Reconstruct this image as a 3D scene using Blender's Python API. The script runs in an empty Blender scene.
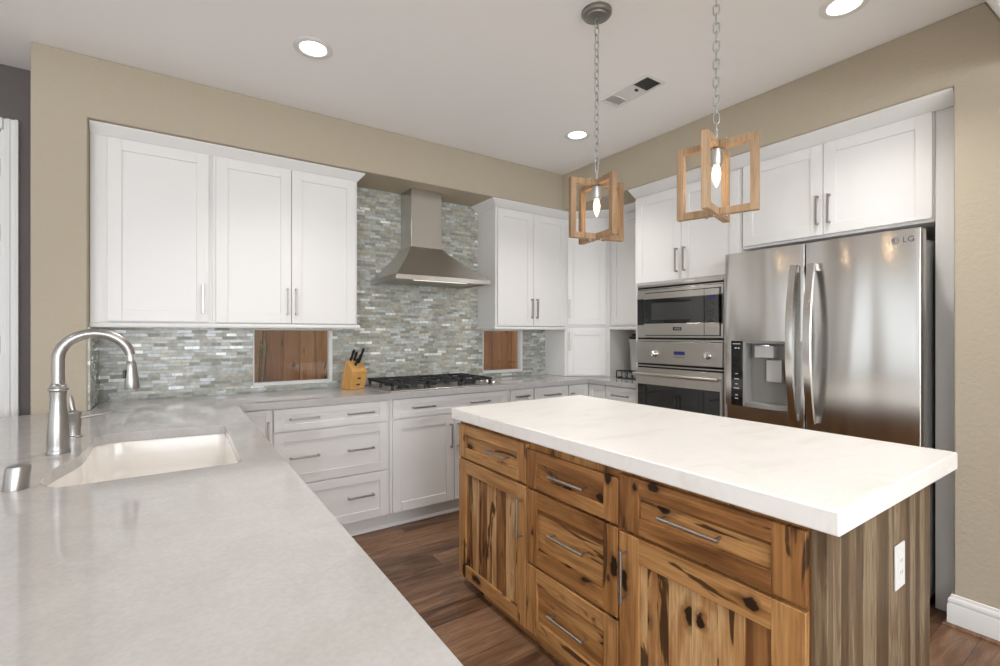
import bpy, bmesh, math, random
from mathutils import Vector, Matrix
random.seed(7)
SC = bpy.context.scene
COL = SC.collection
PI = math.pi

# ------------------------------------------------------------------ camera
cam_d = bpy.data.cameras.new('camera')
cam = bpy.data.objects.new('camera', cam_d)
COL.objects.link(cam)
cam.location = (0, 0, 1.31)
cam.rotation_euler = (PI / 2, 0, math.radians(-34.41))
cam_d.sensor_width = 36.0
cam_d.lens = 473.0 / 1000.0 * 36.0
cam_d.shift_y = 0.0006
cam_d.clip_start = 0.02
SC.camera = cam

# ------------------------------------------------------------------ world, lights, exposure
SC.view_settings.view_transform = 'Standard'
SC.view_settings.look = 'None'
SC.view_settings.gamma = 1.0
SC.view_settings.use_curve_mapping = False
SC.view_settings.exposure = 0.15
SC.cycles.diffuse_bounces = 8
world = bpy.data.worlds.new('daylight')
SC.world = world
world.use_nodes = True
wn = world.node_tree.nodes
wbg = wn['Background']
wbg.inputs[0].default_value = (0.93, 0.97, 1.0, 1)
wbg.inputs[1].default_value = 1.3


def area(name, loc, rot, sx, sy, power, color):
    l = bpy.data.lights.new(name, 'AREA')
    l.shape = 'RECTANGLE'
    l.size = sx
    l.size_y = sy
    l.energy = power
    l.color = color
    o = bpy.data.objects.new(name, l)
    o.location = loc
    o.rotation_euler = rot
    COL.objects.link(o)
    return o


# area lamps for daylight from assumed, unseen rear windows and left sliding door
area('rear_window_light', (-2.8, -4.46, 1.62), (PI * 0.53, 0, 0), 2.2, 1.55, 100, (0.935, 0.985, 1.06))
area('rear_window_light', (0.2, -4.46, 1.62), (PI * 0.53, 0, 0), 2.2, 1.55, 100, (0.935, 0.985, 1.06))
area('sliding_door_light', (-4.97, 1.5, 1.12), (PI / 2, 0, -PI / 2), 3.0, 2.1, 1.8, (0.96, 0.98, 1.0))
area('left_fill_light', (-4.97, -2.2, 1.4), (PI * 0.53, 0, -PI / 2), 3.0, 1.7, 14, (0.92, 0.985, 1.08))  # unseen left window made up to add fill light
CAN_POWER = 60

# ------------------------------------------------------------------ material helpers
MATS = {}


class NT:
    def __init__(self, name):
        self.m = bpy.data.materials.new(name)
        self.m.use_nodes = True
        self.t = self.m.node_tree
        self.b = self.t.nodes['Principled BSDF']
        MATS[name] = self.m

    def n(self, kind, **kw):
        nd = self.t.nodes.new(kind)
        for k, v in kw.items():
            if k == 'ins':
                for i, val in v.items():
                    if isinstance(val, bpy.types.NodeSocket):
                        self.t.links.new(val, nd.inputs[i])
                    else:
                        nd.inputs[i].default_value = val
            else:
                setattr(nd, k, v)
        return nd

    def link(self, a, b):
        self.t.links.new(a, b)

    def set(self, **kw):
        for k, v in kw.items():
            s = self.b.inputs[k.replace('_', ' ')]
            if isinstance(v, bpy.types.NodeSocket):
                self.t.links.new(v, s)
            else:
                s.default_value = v
        return self

    def ramp(self, fac, stops, interp='LINEAR'):
        r = self.n('ShaderNodeValToRGB')
        e = r.color_ramp
        e.interpolation = interp
        while len(e.elements) < len(stops):
            e.elements.new(0.5)
        for el, (p, c) in zip(e.elements, stops):
            el.position = p
            el.color = (*c, 1) if len(c) == 3 else c
        self.link(fac, r.inputs[0])
        return r.outputs[0]

    def bump(self, h, strength, dist=0.01):
        b = self.n('ShaderNodeBump', ins={'Height': h, 'Strength': strength, 'Distance': dist})
        self.link(b.outputs[0], self.b.inputs['Normal'])
        return b

    def math(self, op, a, b=0.0):
        nd = self.n('ShaderNodeMath', operation=op, ins={0: a, 1: b})
        return nd.outputs[0]

    def mix(self, f, a, b, mode='MIX'):
        nd = self.n('ShaderNodeMix', data_type='RGBA', blend_type=mode)
        for s, v in ((nd.inputs[0], f), (nd.inputs[6], a), (nd.inputs[7], b)):
            if isinstance(v, bpy.types.NodeSocket):
                self.link(v, s)
            else:
                s.default_value = v if not isinstance(v, tuple) else ((*v, 1) if len(v) == 3 else v)
        return nd.outputs[2]


def plain(name, col, rough=0.5, metal=0.0, spec=0.5, **kw):
    t = NT(name)
    t.set(Base_Color=(*col, 1), Roughness=rough, Metallic=metal)
    t.b.inputs['Specular IOR Level'].default_value = spec
    for k, v in kw.items():
        t.b.inputs[k.replace('_', ' ')].default_value = v
    return t


def pos(t):
    return t.n('ShaderNodeNewGeometry').outputs['Position']


def wall_paint(name, col, bump=0.5, scale=60):
    t = plain(name, col, 0.75, spec=0.3)
    nz = t.n('ShaderNodeTexNoise', ins={'Vector': pos(t), 'Scale': scale, 'Detail': 3.0, 'Roughness': 0.55})
    t.bump(nz.outputs[0], bump, 0.006)
    return t.m


M_TAN = wall_paint('tan_wall_paint', (0.445, 0.388, 0.298))
M_DARK = wall_paint('charcoal_wall_paint', (0.13, 0.115, 0.11), 0.15)
M_CEIL = wall_paint('ceiling_paint', (0.88, 0.875, 0.875), 0.12)
M_PALE = wall_paint('pale_wall_paint', (0.78, 0.765, 0.735), 0.1)
M_WHITE = plain('white_cabinet_paint', (0.765, 0.755, 0.74), 0.38, spec=0.4).m
M_TRIM = plain('white_trim_paint', (0.74, 0.735, 0.72), 0.4, spec=0.4).m
M_BLACK = plain('black_plastic', (0.012, 0.012, 0.013), 0.35).m
M_DARKGAP = plain('dark_recess', (0.02, 0.019, 0.018), 0.8).m  # near-black colour stands in for the shade inside gaps
M_IRON = plain('cast_iron', (0.018, 0.018, 0.02), 0.55).m
M_BLACKGLASS = plain('black_glass', (0.012, 0.013, 0.013), 0.04, spec=0.8).m
M_CERAMIC = plain('white_sink_enamel', (0.86, 0.83, 0.79), 0.16).m
M_CHROME = plain('chrome', (0.75, 0.75, 0.75), 0.12, 1.0).m
M_GREYPL = plain('grey_plastic', (0.28, 0.275, 0.265), 0.45).m
M_LTGREY = plain('light_grey_plastic', (0.55, 0.55, 0.54), 0.4).m
M_HANDLE = plain('brushed_nickel_pull', (0.42, 0.40, 0.375), 0.36, 1.0).m
M_CANOPY = plain('pewter_metal', (0.30, 0.29, 0.27), 0.42, 1.0).m
M_GALV = plain('galvanised_chain', (0.52, 0.52, 0.51), 0.38, 1.0).m
M_BRONZE = plain('hinge_grey', (0.45, 0.44, 0.42), 0.4, 0.6).m


def emit(name, col, strength, base=(0.8, 0.8, 0.8)):
    t = plain(name, base, 0.4)
    t.b.inputs['Emission Color'].default_value = (*col, 1)
    t.b.inputs['Emission Strength'].default_value = strength
    return t.m


M_LED = emit('recessed_lamp_lens', (1.0, 0.94, 0.86), 4.0)
M_BULB = emit('warm_bulb', (1.0, 0.76, 0.46), 1.7, (1, 0.9, 0.75))
M_HOODLED = emit('hood_lamp_strip', (1.0, 0.90, 0.78), 0.85)
M_BLUE = emit('blue_display', (0.07, 0.07, 0.5), 0.08, (0.02, 0.02, 0.1))
M_ICON = emit('lit_icon', (0.75, 0.85, 1.0), 0.6, (0.3, 0.3, 0.3))


def stainless(name, col, rough, axis, wave=0.0):
    """brushed steel; axis = direction of the brushing, wave = slow undulation of the sheet"""
    t = plain(name, col, rough, 1.0)
    mp = t.n('ShaderNodeMapping', ins={'Vector': pos(t)})
    sc = [260.0, 260.0, 260.0]
    sc[axis] = 3.0
    mp.inputs['Scale'].default_value = sc
    nz = t.n('ShaderNodeTexNoise', ins={'Vector': mp.outputs[0], 'Scale': 1.0, 'Detail': 2.0})
    r = t.n('ShaderNodeMapRange', ins={'Value': nz.outputs[0], 1: 0.3, 2: 0.7, 3: rough - 0.015, 4: rough + 0.025})
    if not wave or axis != 2:
        t.set(Roughness=r.outputs[0])
    if wave:
        mp2 = t.n('ShaderNodeMapping', ins={'Vector': pos(t)})
        mp2.inputs['Scale'].default_value = (3.2, 3.2, 0.45)
        n2 = t.n('ShaderNodeTexNoise', ins={'Vector': mp2.outputs[0], 'Scale': 1.5, 'Detail': 0.0, 'Distortion': 0.3})
        b2 = t.n('ShaderNodeBump', ins={'Height': n2.outputs[0], 'Strength': wave, 'Distance': 0.05})
        t.link(b2.outputs[0], t.b.inputs['Normal'])
    return t.m


M_STEEL_V = stainless('brushed_steel_fridge', (0.63, 0.615, 0.59), 0.20, 2, 0.55)
M_STEEL = stainless('brushed_steel_oven', (0.64, 0.615, 0.58), 0.30, 1)
M_STEEL_H = stainless('brushed_steel_hood', (0.62, 0.595, 0.56), 0.30, 0, 0.1)
M_NICKEL = stainless('brushed_nickel_tap', (0.37, 0.358, 0.34), 0.35, 2)


def quartz():
    t = plain('grey_quartz', (0.5, 0.48, 0.46), 0.075, spec=0.45)
    p = pos(t)
    n1 = t.n('ShaderNodeTexNoise', ins={'Vector': p, 'Scale': 9.0, 'Detail': 6.0, 'Roughness': 0.62, 'Distortion': 0.4})
    n2 = t.n('ShaderNodeTexNoise', ins={'Vector': p, 'Scale': 120.0, 'Detail': 3.0})
    c1 = t.ramp(n1.outputs[0], [(0.30, (0.425, 0.41, 0.40)), (0.55, (0.455, 0.44, 0.43)), (0.75, (0.48, 0.465, 0.455))])
    c2 = t.ramp(n2.outputs[0], [(0.35, (0.96, 0.96, 0.96)), (0.65, (1.03, 1.03, 1.03))])
    t.set(Base_Color=t.mix(1.0, c1, c2, 'MULTIPLY'))
    return t.m


def marble():
    t = plain('white_quartzite', (0.8, 0.78, 0.74), 0.3, spec=0.4)
    p = pos(t)
    mp = t.n('ShaderNodeMapping', ins={'Vector': p})
    mp.inputs['Rotation'].default_value = (0, 0, 0.5)
    mp.inputs['Scale'].default_value = (1.0, 2.6, 1.5)
    n1 = t.n('ShaderNodeTexNoise', ins={'Vector': mp.outputs[0], 'Scale': 3.2, 'Detail': 8.0, 'Roughness': 0.6, 'Distortion': 1.2})
    c = t.ramp(n1.outputs[0], [(0.30, (0.79, 0.76, 0.715)), (0.42, (0.84, 0.82, 0.79)), (0.60, (0.865, 0.85, 0.825)), (0.72, (0.82, 0.795, 0.755))])
    t.set(Base_Color=c)
    return t.m


M_QUARTZ = quartz()
M_MARBLE = marble()


def tile():
    t = plain('glass_stone_mosaic', (0.4, 0.4, 0.38), 0.25)
    sp = t.n('ShaderNodeSeparateXYZ', ins={0: pos(t)})
    u = t.math('ADD', sp.outputs[0], sp.outputs[1])
    cb = t.n('ShaderNodeCombineXYZ', ins={0: u, 1: sp.outputs[2]})
    br = t.n('ShaderNodeTexBrick', ins={'Vector': cb.outputs[0], 'Color1': (0, 0, 0, 1), 'Color2': (1, 1, 1, 1), 'Mortar': (0.5, 0.5, 0.5, 1),
             'Scale': 1.0, 'Mortar Size': 0.0011, 'Mortar Smooth': 0.1, 'Bias': 0.0, 'Brick Width': 0.082, 'Row Height': 0.0205})
    br.offset = 0.5
    br.offset_frequency = 2
    br.squash = 0.72
    br.squash_frequency = 3
    col = t.ramp(br.outputs[0], [(0.0, (0.22, 0.225, 0.20)), (0.18, (0.32, 0.325, 0.30)), (0.34, (0.275, 0.262, 0.215)), (0.48, (0.35, 0.37, 0.355)),
                                 (0.62, (0.335, 0.315, 0.26)), (0.74, (0.40, 0.425, 0.425)), (0.86, (0.29, 0.305, 0.29)), (0.955, (0.60, 0.62, 0.61))], 'CONSTANT')
    nz = t.n('ShaderNodeTexNoise', ins={'Vector': pos(t), 'Scale': 45.0, 'Detail': 4.0})
    vv = t.ramp(nz.outputs[0], [(0.3, (1.1, 1.09, 1.05)), (0.7, (1.6, 1.59, 1.53))])
    c2 = t.mix(1.0, col, vv, 'MULTIPLY')
    c3 = t.mix(br.outputs[1], c2, (0.36, 0.36, 0.33))
    rg = t.n('ShaderNodeMapRange', ins={'Value': br.outputs[0], 1: 0.0, 2: 1.0, 3: 0.45, 4: 0.10})
    t.set(Base_Color=c3, Roughness=rg.outputs[0])
    hh = t.math('SUBTRACT', t.math('MULTIPLY', br.outputs[0], 0.5), br.outputs[1])
    t.bump(hh, 0.35, 0.003)
    return t.m


M_TILE = tile()


def wood(name, grain, strip=None, across=None, strip_w=0.085, tones=None, knots=True, scale=1.0, rough=0.42, knot_amt=1.0, streak=0.64):
    """hickory: grain = axis index the fibres run along, across = axis of glued strips"""
    t = plain(name, (0.3, 0.16, 0.07), rough, spec=0.35)
    tc = t.n('ShaderNodeTexCoord')
    oi = t.n('ShaderNodeObjectInfo')
    rnd = t.math('MULTIPLY', oi.outputs['Random'], 37.0)
    off = t.n('ShaderNodeCombineXYZ', ins={0: rnd, 1: rnd, 2: rnd})
    va = t.n('ShaderNodeVectorMath', operation='ADD', ins={0: tc.outputs['Object'], 1: off.outputs[0]})
    p = va.outputs[0]
    sep = t.n('ShaderNodeSeparateXYZ', ins={0: tc.outputs['Object']})
    if strip is not None:
        q = t.math('FLOOR', t.math('DIVIDE', t.math('ADD', sep.outputs[across], 20.013), strip_w))
        wn_ = t.n('ShaderNodeTexWhiteNoise', noise_dimensions='2D')
        cb = t.n('ShaderNodeCombineXYZ', ins={0: q, 1: rnd})
        t.link(cb.outputs[0], wn_.inputs['Vector'])
        sv = wn_.outputs['Value']
        sh = t.n('ShaderNodeVectorMath', operation='SCALE', ins={0: wn_.outputs['Color'], 'Scale': 5.0})
        va2 = t.n('ShaderNodeVectorMath', operation='ADD', ins={0: p, 1: sh.outputs[0]})
        p = va2.outputs[0]
    else:
        sv = oi.outputs['Random']
    mp = t.n('ShaderNodeMapping', ins={'Vector': p})
    sc = [16.0 * scale] * 3
    sc[grain] = 1.6 * scale
    mp.inputs['Scale'].default_value = sc
    n1 = t.n('ShaderNodeTexNoise', ins={'Vector': mp.outputs[0], 'Scale': 1.0, 'Detail': 5.0, 'Roughness': 0.6, 'Distortion': 0.9})
    mp2 = t.n('ShaderNodeMapping', ins={'Vector': p})
    sc2 = [130.0 * scale] * 3
    sc2[grain] = 5.0 * scale
    mp2.inputs['Scale'].default_value = sc2
    n2 = t.n('ShaderNodeTexNoise', ins={'Vector': mp2.outputs[0], 'Scale': 1.0, 'Detail': 2.0})
    tones = tones or [(0.30, (0.14, 0.056, 0.018)), (0.40, (0.26, 0.113, 0.036)), (0.5, (0.385, 0.185, 0.063)), (0.59, (0.50, 0.27, 0.102)), (0.68, (0.35, 0.165, 0.056))]
    fac = t.math('ADD', t.math('MULTIPLY', n1.outputs[0], 0.72), t.math('MULTIPLY', sv, 0.32))
    c = t.ramp(fac, tones)
    fine = t.ramp(n2.outputs[0], [(0.3, (0.78, 0.78, 0.78)), (0.6, (1.06, 1.06, 1.06))])
    c = t.mix(1.0, c, fine, 'MULTIPLY')
    if knots:
        sp = t.n('ShaderNodeSeparateXYZ', ins={0: p})
        ax2 = 2 if grain == 1 else (0 if name == 'cedar_board' else 1)
        g, a = sp.outputs[grain], sp.outputs[ax2]
        # dark heartwood streaks
        cs = t.n('ShaderNodeCombineXYZ', ins={0: t.math('MULTIPLY', g, 2.6), 1: t.math('MULTIPLY', a, 17.0)})
        ns = t.n('ShaderNodeTexNoise', noise_dimensions='2D', ins={'Scale': 1.0, 'Detail': 3.0, 'Roughness': 0.55, 'Distortion': 0.5})
        t.link(cs.outputs[0], ns.inputs['Vector'])
        st = t.n('ShaderNodeMapRange', interpolation_type='SMOOTHSTEP', ins={'Value': ns.outputs[0], 1: streak, 2: streak + 0.05, 3: 0.0, 4: 0.9})
        c = t.mix(st.outputs[0], c, (0.045, 0.02, 0.009))
        # knots
        nd = t.n('ShaderNodeTexNoise', ins={'Vector': p, 'Scale': 16.0, 'Detail': 3.0})
        ck = t.n('ShaderNodeCombineXYZ', ins={0: t.math('MULTIPLY', g, 4.0), 1: t.math('MULTIPLY', a, 7.5)})
        dist = t.n('ShaderNodeVectorMath', operation='SCALE', ins={0: nd.outputs[1], 'Scale': 0.34})
        vk = t.n('ShaderNodeVectorMath', operation='ADD', ins={0: ck.outputs[0], 1: dist.outputs[0]})
        vo = t.n('ShaderNodeTexVoronoi', voronoi_dimensions='2D', ins={'Vector': vk.outputs[0], 'Scale': 1.0, 'Randomness': 1.0})
        cr = t.n('ShaderNodeSeparateColor', ins={0: vo.outputs['Color']})
        sel = t.math('GREATER_THAN', cr.outputs[0], 1.0 - 0.5 * knot_amt)
        dd = t.math('DIVIDE', vo.outputs['Distance'], t.math('ADD', t.math('MULTIPLY', cr.outputs[1], 0.9), 0.4))
        halo = t.n('ShaderNodeMapRange', interpolation_type='SMOOTHSTEP', ins={'Value': dd, 1: 0.24, 2: 0.10, 3: 0.0, 4: 0.6})
        core = t.n('ShaderNodeMapRange', interpolation_type='SMOOTHSTEP', ins={'Value': dd, 1: 0.115, 2: 0.085, 3: 0.0, 4: 0.95})
        c = t.mix(t.math('MULTIPLY', halo.outputs[0], sel), c, (0.13, 0.052, 0.018))
        c = t.mix(t.math('MULTIPLY', core.outputs[0], sel), c, (0.014, 0.007, 0.004))
    t.set(Base_Color=c)
    t.bump(n2.outputs[0], 0.06, 0.002)
    return t.m


M_HICK_V = wood('hickory_vertical', 2)
M_HICK_H = wood('hickory_horizontal', 1)
M_HICK_PANEL = wood('hickory_strips', 2, strip=True, across=1, strip_w=0.078, knot_amt=0.9, streak=0.575,
                    tones=[(0.32, (0.17, 0.07, 0.025)), (0.42, (0.33, 0.155, 0.055)), (0.52, (0.49, 0.265, 0.105)), (0.60, (0.64, 0.42, 0.21)), (0.70, (0.43, 0.215, 0.08))])
M_HICK_PANEL_H = wood('hickory_strips_horizontal', 1, strip=True, across=2, strip_w=0.07)
M_ZEBRA = wood('grey_brown_striped_veneer', 2, strip=True, across=0, strip_w=0.045, knots=False, scale=1.6, rough=0.5,
               tones=[(0.34, (0.085, 0.052, 0.027)), (0.44, (0.125, 0.080, 0.044)), (0.54, (0.16, 0.107, 0.062)), (0.63, (0.27, 0.205, 0.125)), (0.69, (0.15, 0.10, 0.058))])
M_PEND = wood('weathered_oak', 2, knots=False, scale=1.4, rough=0.6, tones=[(0.3, (0.29, 0.18, 0.10)), (0.5, (0.42, 0.28, 0.165)), (0.7, (0.52, 0.37, 0.23))])
M_BLOCK = wood('pale_birch', 2, knots=False, scale=1.2, rough=0.4, tones=[(0.3, (0.50, 0.25, 0.065)), (0.5, (0.58, 0.30, 0.085)), (0.7, (0.64, 0.36, 0.12))])
M_FENCE = wood('cedar_board', 2, knots=True, scale=0.8, rough=0.8, knot_amt=0.3, streak=0.7, tones=[(0.3, (0.30, 0.115, 0.045)), (0.5, (0.44, 0.185, 0.075)), (0.7, (0.55, 0.265, 0.12))])


def floor_wood():
    t = plain('hand_scraped_floor', (0.1, 0.05, 0.03), 0.33, spec=0.4)
    sp = t.n('ShaderNodeSeparateXYZ', ins={0: pos(t)})
    br = t.n('ShaderNodeTexBrick', ins={'Vector': pos(t), 'Color1': (0, 0, 0, 1), 'Color2': (1, 1, 1, 1), 'Mortar': (0, 0, 0, 1), 'Scale': 1.0,
             'Mortar Size': 0.0012, 'Mortar Smooth': 0.3, 'Brick Width': 1.25, 'Row Height': 0.127})
    br.offset = 0.37
    q = t.math('MULTIPLY', br.outputs[0], 9.0)
    off = t.n('ShaderNodeCombineXYZ', ins={0: q, 1: q, 2: q})
    va = t.n('ShaderNodeVectorMath', operation='ADD', ins={0: pos(t), 1: off.outputs[0]})
    mp = t.n('ShaderNodeMapping', ins={'Vector': va.outputs[0]})
    mp.inputs['Scale'].default_value = (3.2, 22.0, 5.0)
    n1 = t.n('ShaderNodeTexNoise', ins={'Vector': mp.outputs[0], 'Scale': 1.0, 'Detail': 6.0, 'Roughness': 0.65, 'Distortion': 1.1})
    fac = t.math('ADD', t.math('MULTIPLY', n1.outputs[0], 0.8), t.math('MULTIPLY', br.outputs[0], 0.2))
    c = t.ramp(fac, [(0.32, (0.06, 0.029, 0.016)), (0.43, (0.125, 0.063, 0.034)), (0.54, (0.19, 0.102, 0.057)), (0.68, (0.28, 0.165, 0.10))])
    c = t.mix(br.outputs[1], c, (0.02, 0.01, 0.007))
    t.set(Base_Color=c)
    t.bump(t.math('SUBTRACT', n1.outputs[0], br.outputs[1]), 0.25, 0.004)
    return t.m


M_FLOOR = floor_wood()


def pane():
    t = NT('window_glass')
    tr = t.n('ShaderNodeBsdfTransparent', ins={0: (0.93, 0.95, 0.94, 1)})
    gl = t.n('ShaderNodeBsdfGlossy', ins={0: (1, 1, 1, 1), 'Roughness': 0.02})
    fr = t.n('ShaderNodeFresnel', ins={'IOR': 1.5})
    f2 = t.math('MULTIPLY', fr.outputs[0], 1.0)
    mx = t.n('ShaderNodeMixShader', ins={0: f2, 1: tr.outputs[0], 2: gl.outputs[0]})
    t.link(mx.outputs[0], t.t.nodes['Material Output'].inputs[0])
    return t.m


M_PANE = pane()
t = plain('frosted_jar', (0.62, 0.63, 0.62), 0.2)
M_JAR = t.m
t = plain('leaf', (0.22, 0.30, 0.05), 0.5)
M_LEAF = t.m
M_GROUND = plain('patio_concrete', (0.35, 0.32, 0.29), 0.9).m


# ------------------------------------------------------------------ mesh builder
class MB:
    """collects shapes in a local frame (u, n, z) mapped by f(u,n,z) -> world"""

    def __init__(self, f=None):
        self.bm = bmesh.new()
        self.f = f or (lambda a, b, c: (a, b, c))
        self.mi = 0

    def v(self, p):
        return self.bm.verts.new(self.f(*p))

    def face(self, vs):
        try:
            fc = self.bm.faces.new(vs)
            fc.material_index = self.mi
            return fc
        except ValueError:
            return None

    def box(self, a0, a1, b0, b1, c0, c1):
        P = [(a, b, c) for a in (a0, a1) for b in (b0, b1) for c in (c0, c1)]
        v = [self.v(p) for p in P]
        for q in ((0, 1, 3, 2), (4, 6, 7, 5), (0, 4, 5, 1), (2, 3, 7, 6), (0, 2, 6, 4), (1, 5, 7, 3)):
            self.face([v[i] for i in q])
        return self

    def prism(self, poly, c0, c1, axis=2):
        """polygon in the two other axes extruded along axis"""
        def mk(p, c):
            if axis == 2:
                return (p[0], p[1], c)
            if axis == 1:
                return (p[0], c, p[1])
            return (c, p[0], p[1])
        lo = [self.v(mk(p, c0)) for p in poly]
        hi = [self.v(mk(p, c1)) for p in poly]
        n = len(poly)
        self.face(lo[::-1])
        self.face(hi)
        for i in range(n):
            self.face([lo[i], lo[(i + 1) % n], hi[(i + 1) % n], hi[i]])
        return self

    def lathe(self, prof, c, seg=24, axis=(0, 0, 1), cap=True):
        ax = Vector(axis).normalized()
        a = ax.orthogonal().normalized()
        b = ax.cross(a)
        c = Vector(c)
        rings = []
        for r, h in prof:
            rings.append([self.v(tuple(c + ax * h + (a * math.cos(2 * PI * i / seg) + b * math.sin(2 * PI * i / seg)) * max(r, 1e-5))) for i in range(seg)])
        for k in range(len(rings) - 1):
            for i in range(seg):
                j = (i + 1) % seg
                self.face([rings[k][i], rings[k][j], rings[k + 1][j], rings[k + 1][i]])
        if cap:
            self.face(rings[0][::-1])
            self.face(rings[-1])
        return self

    def cyl(self, p0, p1, r, seg=14, r1=None):
        p0, p1 = Vector(p0), Vector(p1)
        d = p1 - p0
        return self.lathe([(r, 0), (r if r1 is None else r1, d.length)], p0, seg, d)

    def tube(self, pts, rad, seg=12, closed=False):
        pts = [Vector(p) for p in pts]
        n = len(pts)
        rads = rad if isinstance(rad, (list, tuple)) else [rad] * n
        rings = []
        up = None
        for i in range(n):
            if closed:
                d = (pts[(i + 1) % n] - pts[i - 1]).normalized()
            else:
                d = (pts[min(i + 1, n - 1)] - pts[max(i - 1, 0)]).normalized()
            if up is None:
                up = d.orthogonal().normalized()
            up = (up - d * up.dot(d)).normalized()
            w = d.cross(up)
            rings.append([self.v(tuple(pts[i] + (up * math.cos(2 * PI * k / seg) + w * math.sin(2 * PI * k / seg)) * rads[i])) for k in range(seg)])
        m = n if closed else n - 1
        for i in range(m):
            A, B = rings[i], rings[(i + 1) % n]
            for k in range(seg):
                j = (k + 1) % seg
                self.face([A[k], A[j], B[j], B[k]])
        if not closed:
            self.face(rings[0][::-1])
            self.face(rings[-1])
        return self

    def sweep(self, prof, path):
        """prof: closed list of (out, z); path: (x, y) polyline; out is to the right of the travel direction"""
        P = [Vector(p).to_2d() for p in path]
        rings = []
        for i, p in enumerate(P):
            d0 = (P[i] - P[i - 1]).normalized() if i > 0 else None
            d1 = (P[i + 1] - P[i]).normalized() if i < len(P) - 1 else None
            n0 = Vector((d0.y, -d0.x)) if d0 else None
            n1 = Vector((d1.y, -d1.x)) if d1 else None
            if n0 is not None and n1 is not None:
                m = (n0 + n1).normalized()
                m = m / max(m.dot(n0), 0.2)
            else:
                m = n0 if n1 is None else n1
            rings.append([self.v((p.x + m.x * o, p.y + m.y * o, z)) for o, z in prof])
        k = len(prof)
        for a, b in zip(rings, rings[1:]):
            for i in range(k):
                j = (i + 1) % k
                self.face([a[i], a[j], b[j], b[i]])
        self.face(rings[0][::-1])
        self.face(rings[-1])
        return self

    def build(self, name, mat, parent=None, bevel=0.0, seg=2, angle=35):
        bm = self.bm
        bmesh.ops.recalc_face_normals(bm, faces=bm.faces[:])
        loc = Vector(parent['_base']) if parent is not None else Vector((0, 0, 0))
        for v in bm.verts:
            v.co -= loc
        lim = math.radians(angle)
        for f in bm.faces:
            f.smooth = True
        for e in bm.edges:
            e.smooth = len(e.link_faces) == 2 and e.calc_face_angle(PI) < lim
        me = bpy.data.meshes.new(name)
        bm.to_mesh(me)
        bm.free()
        for m in (mat if isinstance(mat, (list, tuple)) else [mat]):
            me.materials.append(m)
        o = bpy.data.objects.new(name, me)
        COL.objects.link(o)
        if parent is not None:
            o.parent = parent
            o['_base'] = parent['_base']
        else:
            o['_base'] = (0.0, 0.0, 0.0)
        if bevel:
            md = o.modifiers.new('bevel', 'BEVEL')
            md.width = bevel
            md.segments = seg
            md.limit_method = 'ANGLE'
            md.angle_limit = math.radians(40)
            md.harden_normals = False
        return o


def thing(name, loc, label, cat, group=None):
    o = bpy.data.objects.new(name, None)
    o.empty_display_size = 0.1
    COL.objects.link(o)
    o.location = loc
    o['_base'] = tuple(float(x) for x in loc)
    return tag(o, label, cat, group)


def tag(o, label, cat, group=None):
    o['label'] = label
    o['category'] = cat
    if group:
        o['group'] = group
    return o


def solo(mb, name, mat, loc, label, cat, group=None, bevel=0.0, **kw):
    """a thing that is one mesh, with its origin at loc"""
    dummy = {'_base': loc}
    bm = mb.bm
    for v in bm.verts:
        v.co -= Vector(loc)
    o = mb.build(name, mat, None, bevel, **kw)
    o.location = loc
    o['_base'] = tuple(float(x) for x in loc)
    return tag(o, label, cat, group)


def struct(mb, name, mat, bevel=0.0, parent=None, **kw):
    o = mb.build(name, mat, parent, bevel, **kw)
    if parent is None:
        o['kind'] = 'structure'
    return o


def dup(root, loc, rz=0.0, label=None):
    r = root.copy()
    COL.objects.link(r)
    r.location = loc
    r.rotation_euler = (0, 0, rz)
    r['_base'] = tuple(float(x) for x in loc)
    if label:
        r['label'] = label
    for ch in list(root.children):
        c = ch.copy()
        COL.objects.link(c)
        c.parent = r
        for g in list(ch.children):
            d = g.copy()
            COL.objects.link(d)
            d.parent = c
    return r


# ------------------------------------------------------------------ room shell
CEIL = 2.74
SOF = 2.422
struct(MB().box(-5.1, 3.8, -0.9, 3.72, -0.12, 0.0), 'floor', M_FLOOR)
M_CARPET = plain('pale_bounce_carpet', (0.66, 0.62, 0.56), 0.95).m  # unseen pale floor added to bounce light up to the ceiling
struct(MB().box(-5.1, 3.8, -4.6, -0.9, -0.12, 0.004), 'floor_living_bounce', M_CARPET)
m = MB()
m.prism([(0.498, CEIL), (3.72, CEIL), (3.72, CEIL + 0.12), (-4.6, CEIL + 0.12), (-4.6, 2.45), (0.375, 2.45)], -5.1, 3.8, axis=0)
struct(m, 'ceiling', M_CEIL)
# right wall with the recess for the tall units
m = MB()
m.prism([(-4.5, 0), (0.60, 0), (0.60, SOF), (3.2, SOF), (3.2, CEIL), (0.499, CEIL), (0.376, 2.45), (-4.5, 2.45)], 2.875, 3.75, axis=0)
m.box(3.585, 3.75, 0.601, 3.61, 0, SOF)
struct(m, 'wall_right', M_TAN, 0.006)
# back wall: left pier and soffit
m = MB()
m.prism([(-0.587, 0), (-0.376, 0), (-0.376, SOF), (3.75, SOF), (3.75, CEIL), (-0.587, CEIL)], 3.2, 3.61, axis=1)
struct(m, 'wall_back', M_TAN, 0.006)
# tiled wall of the niche, around the two low windows
W1 = (0.427, 0.948)
W2 = (2.252, 2.695)
WZ0, WZ1 = 0.954, 1.345
YO = 3.605
m = MB()
for x0, x1 in ((-0.376, W1[0]), (W1[1], W2[0]), (W2[1], 3.585)):
    m.box(x0, x1, 3.565, YO, 0, SOF)
for x0, x1 in (W1, W2):
    m.box(x0, x1, 3.565, YO, 0, WZ0)
    m.box(x0, x1, 3.565, YO, WZ1, SOF)
m.box(-0.376, -0.366, 3.21, 3.565, 0.916, 1.343)
struct(m, 'wall_niche', M_TILE)
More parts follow.
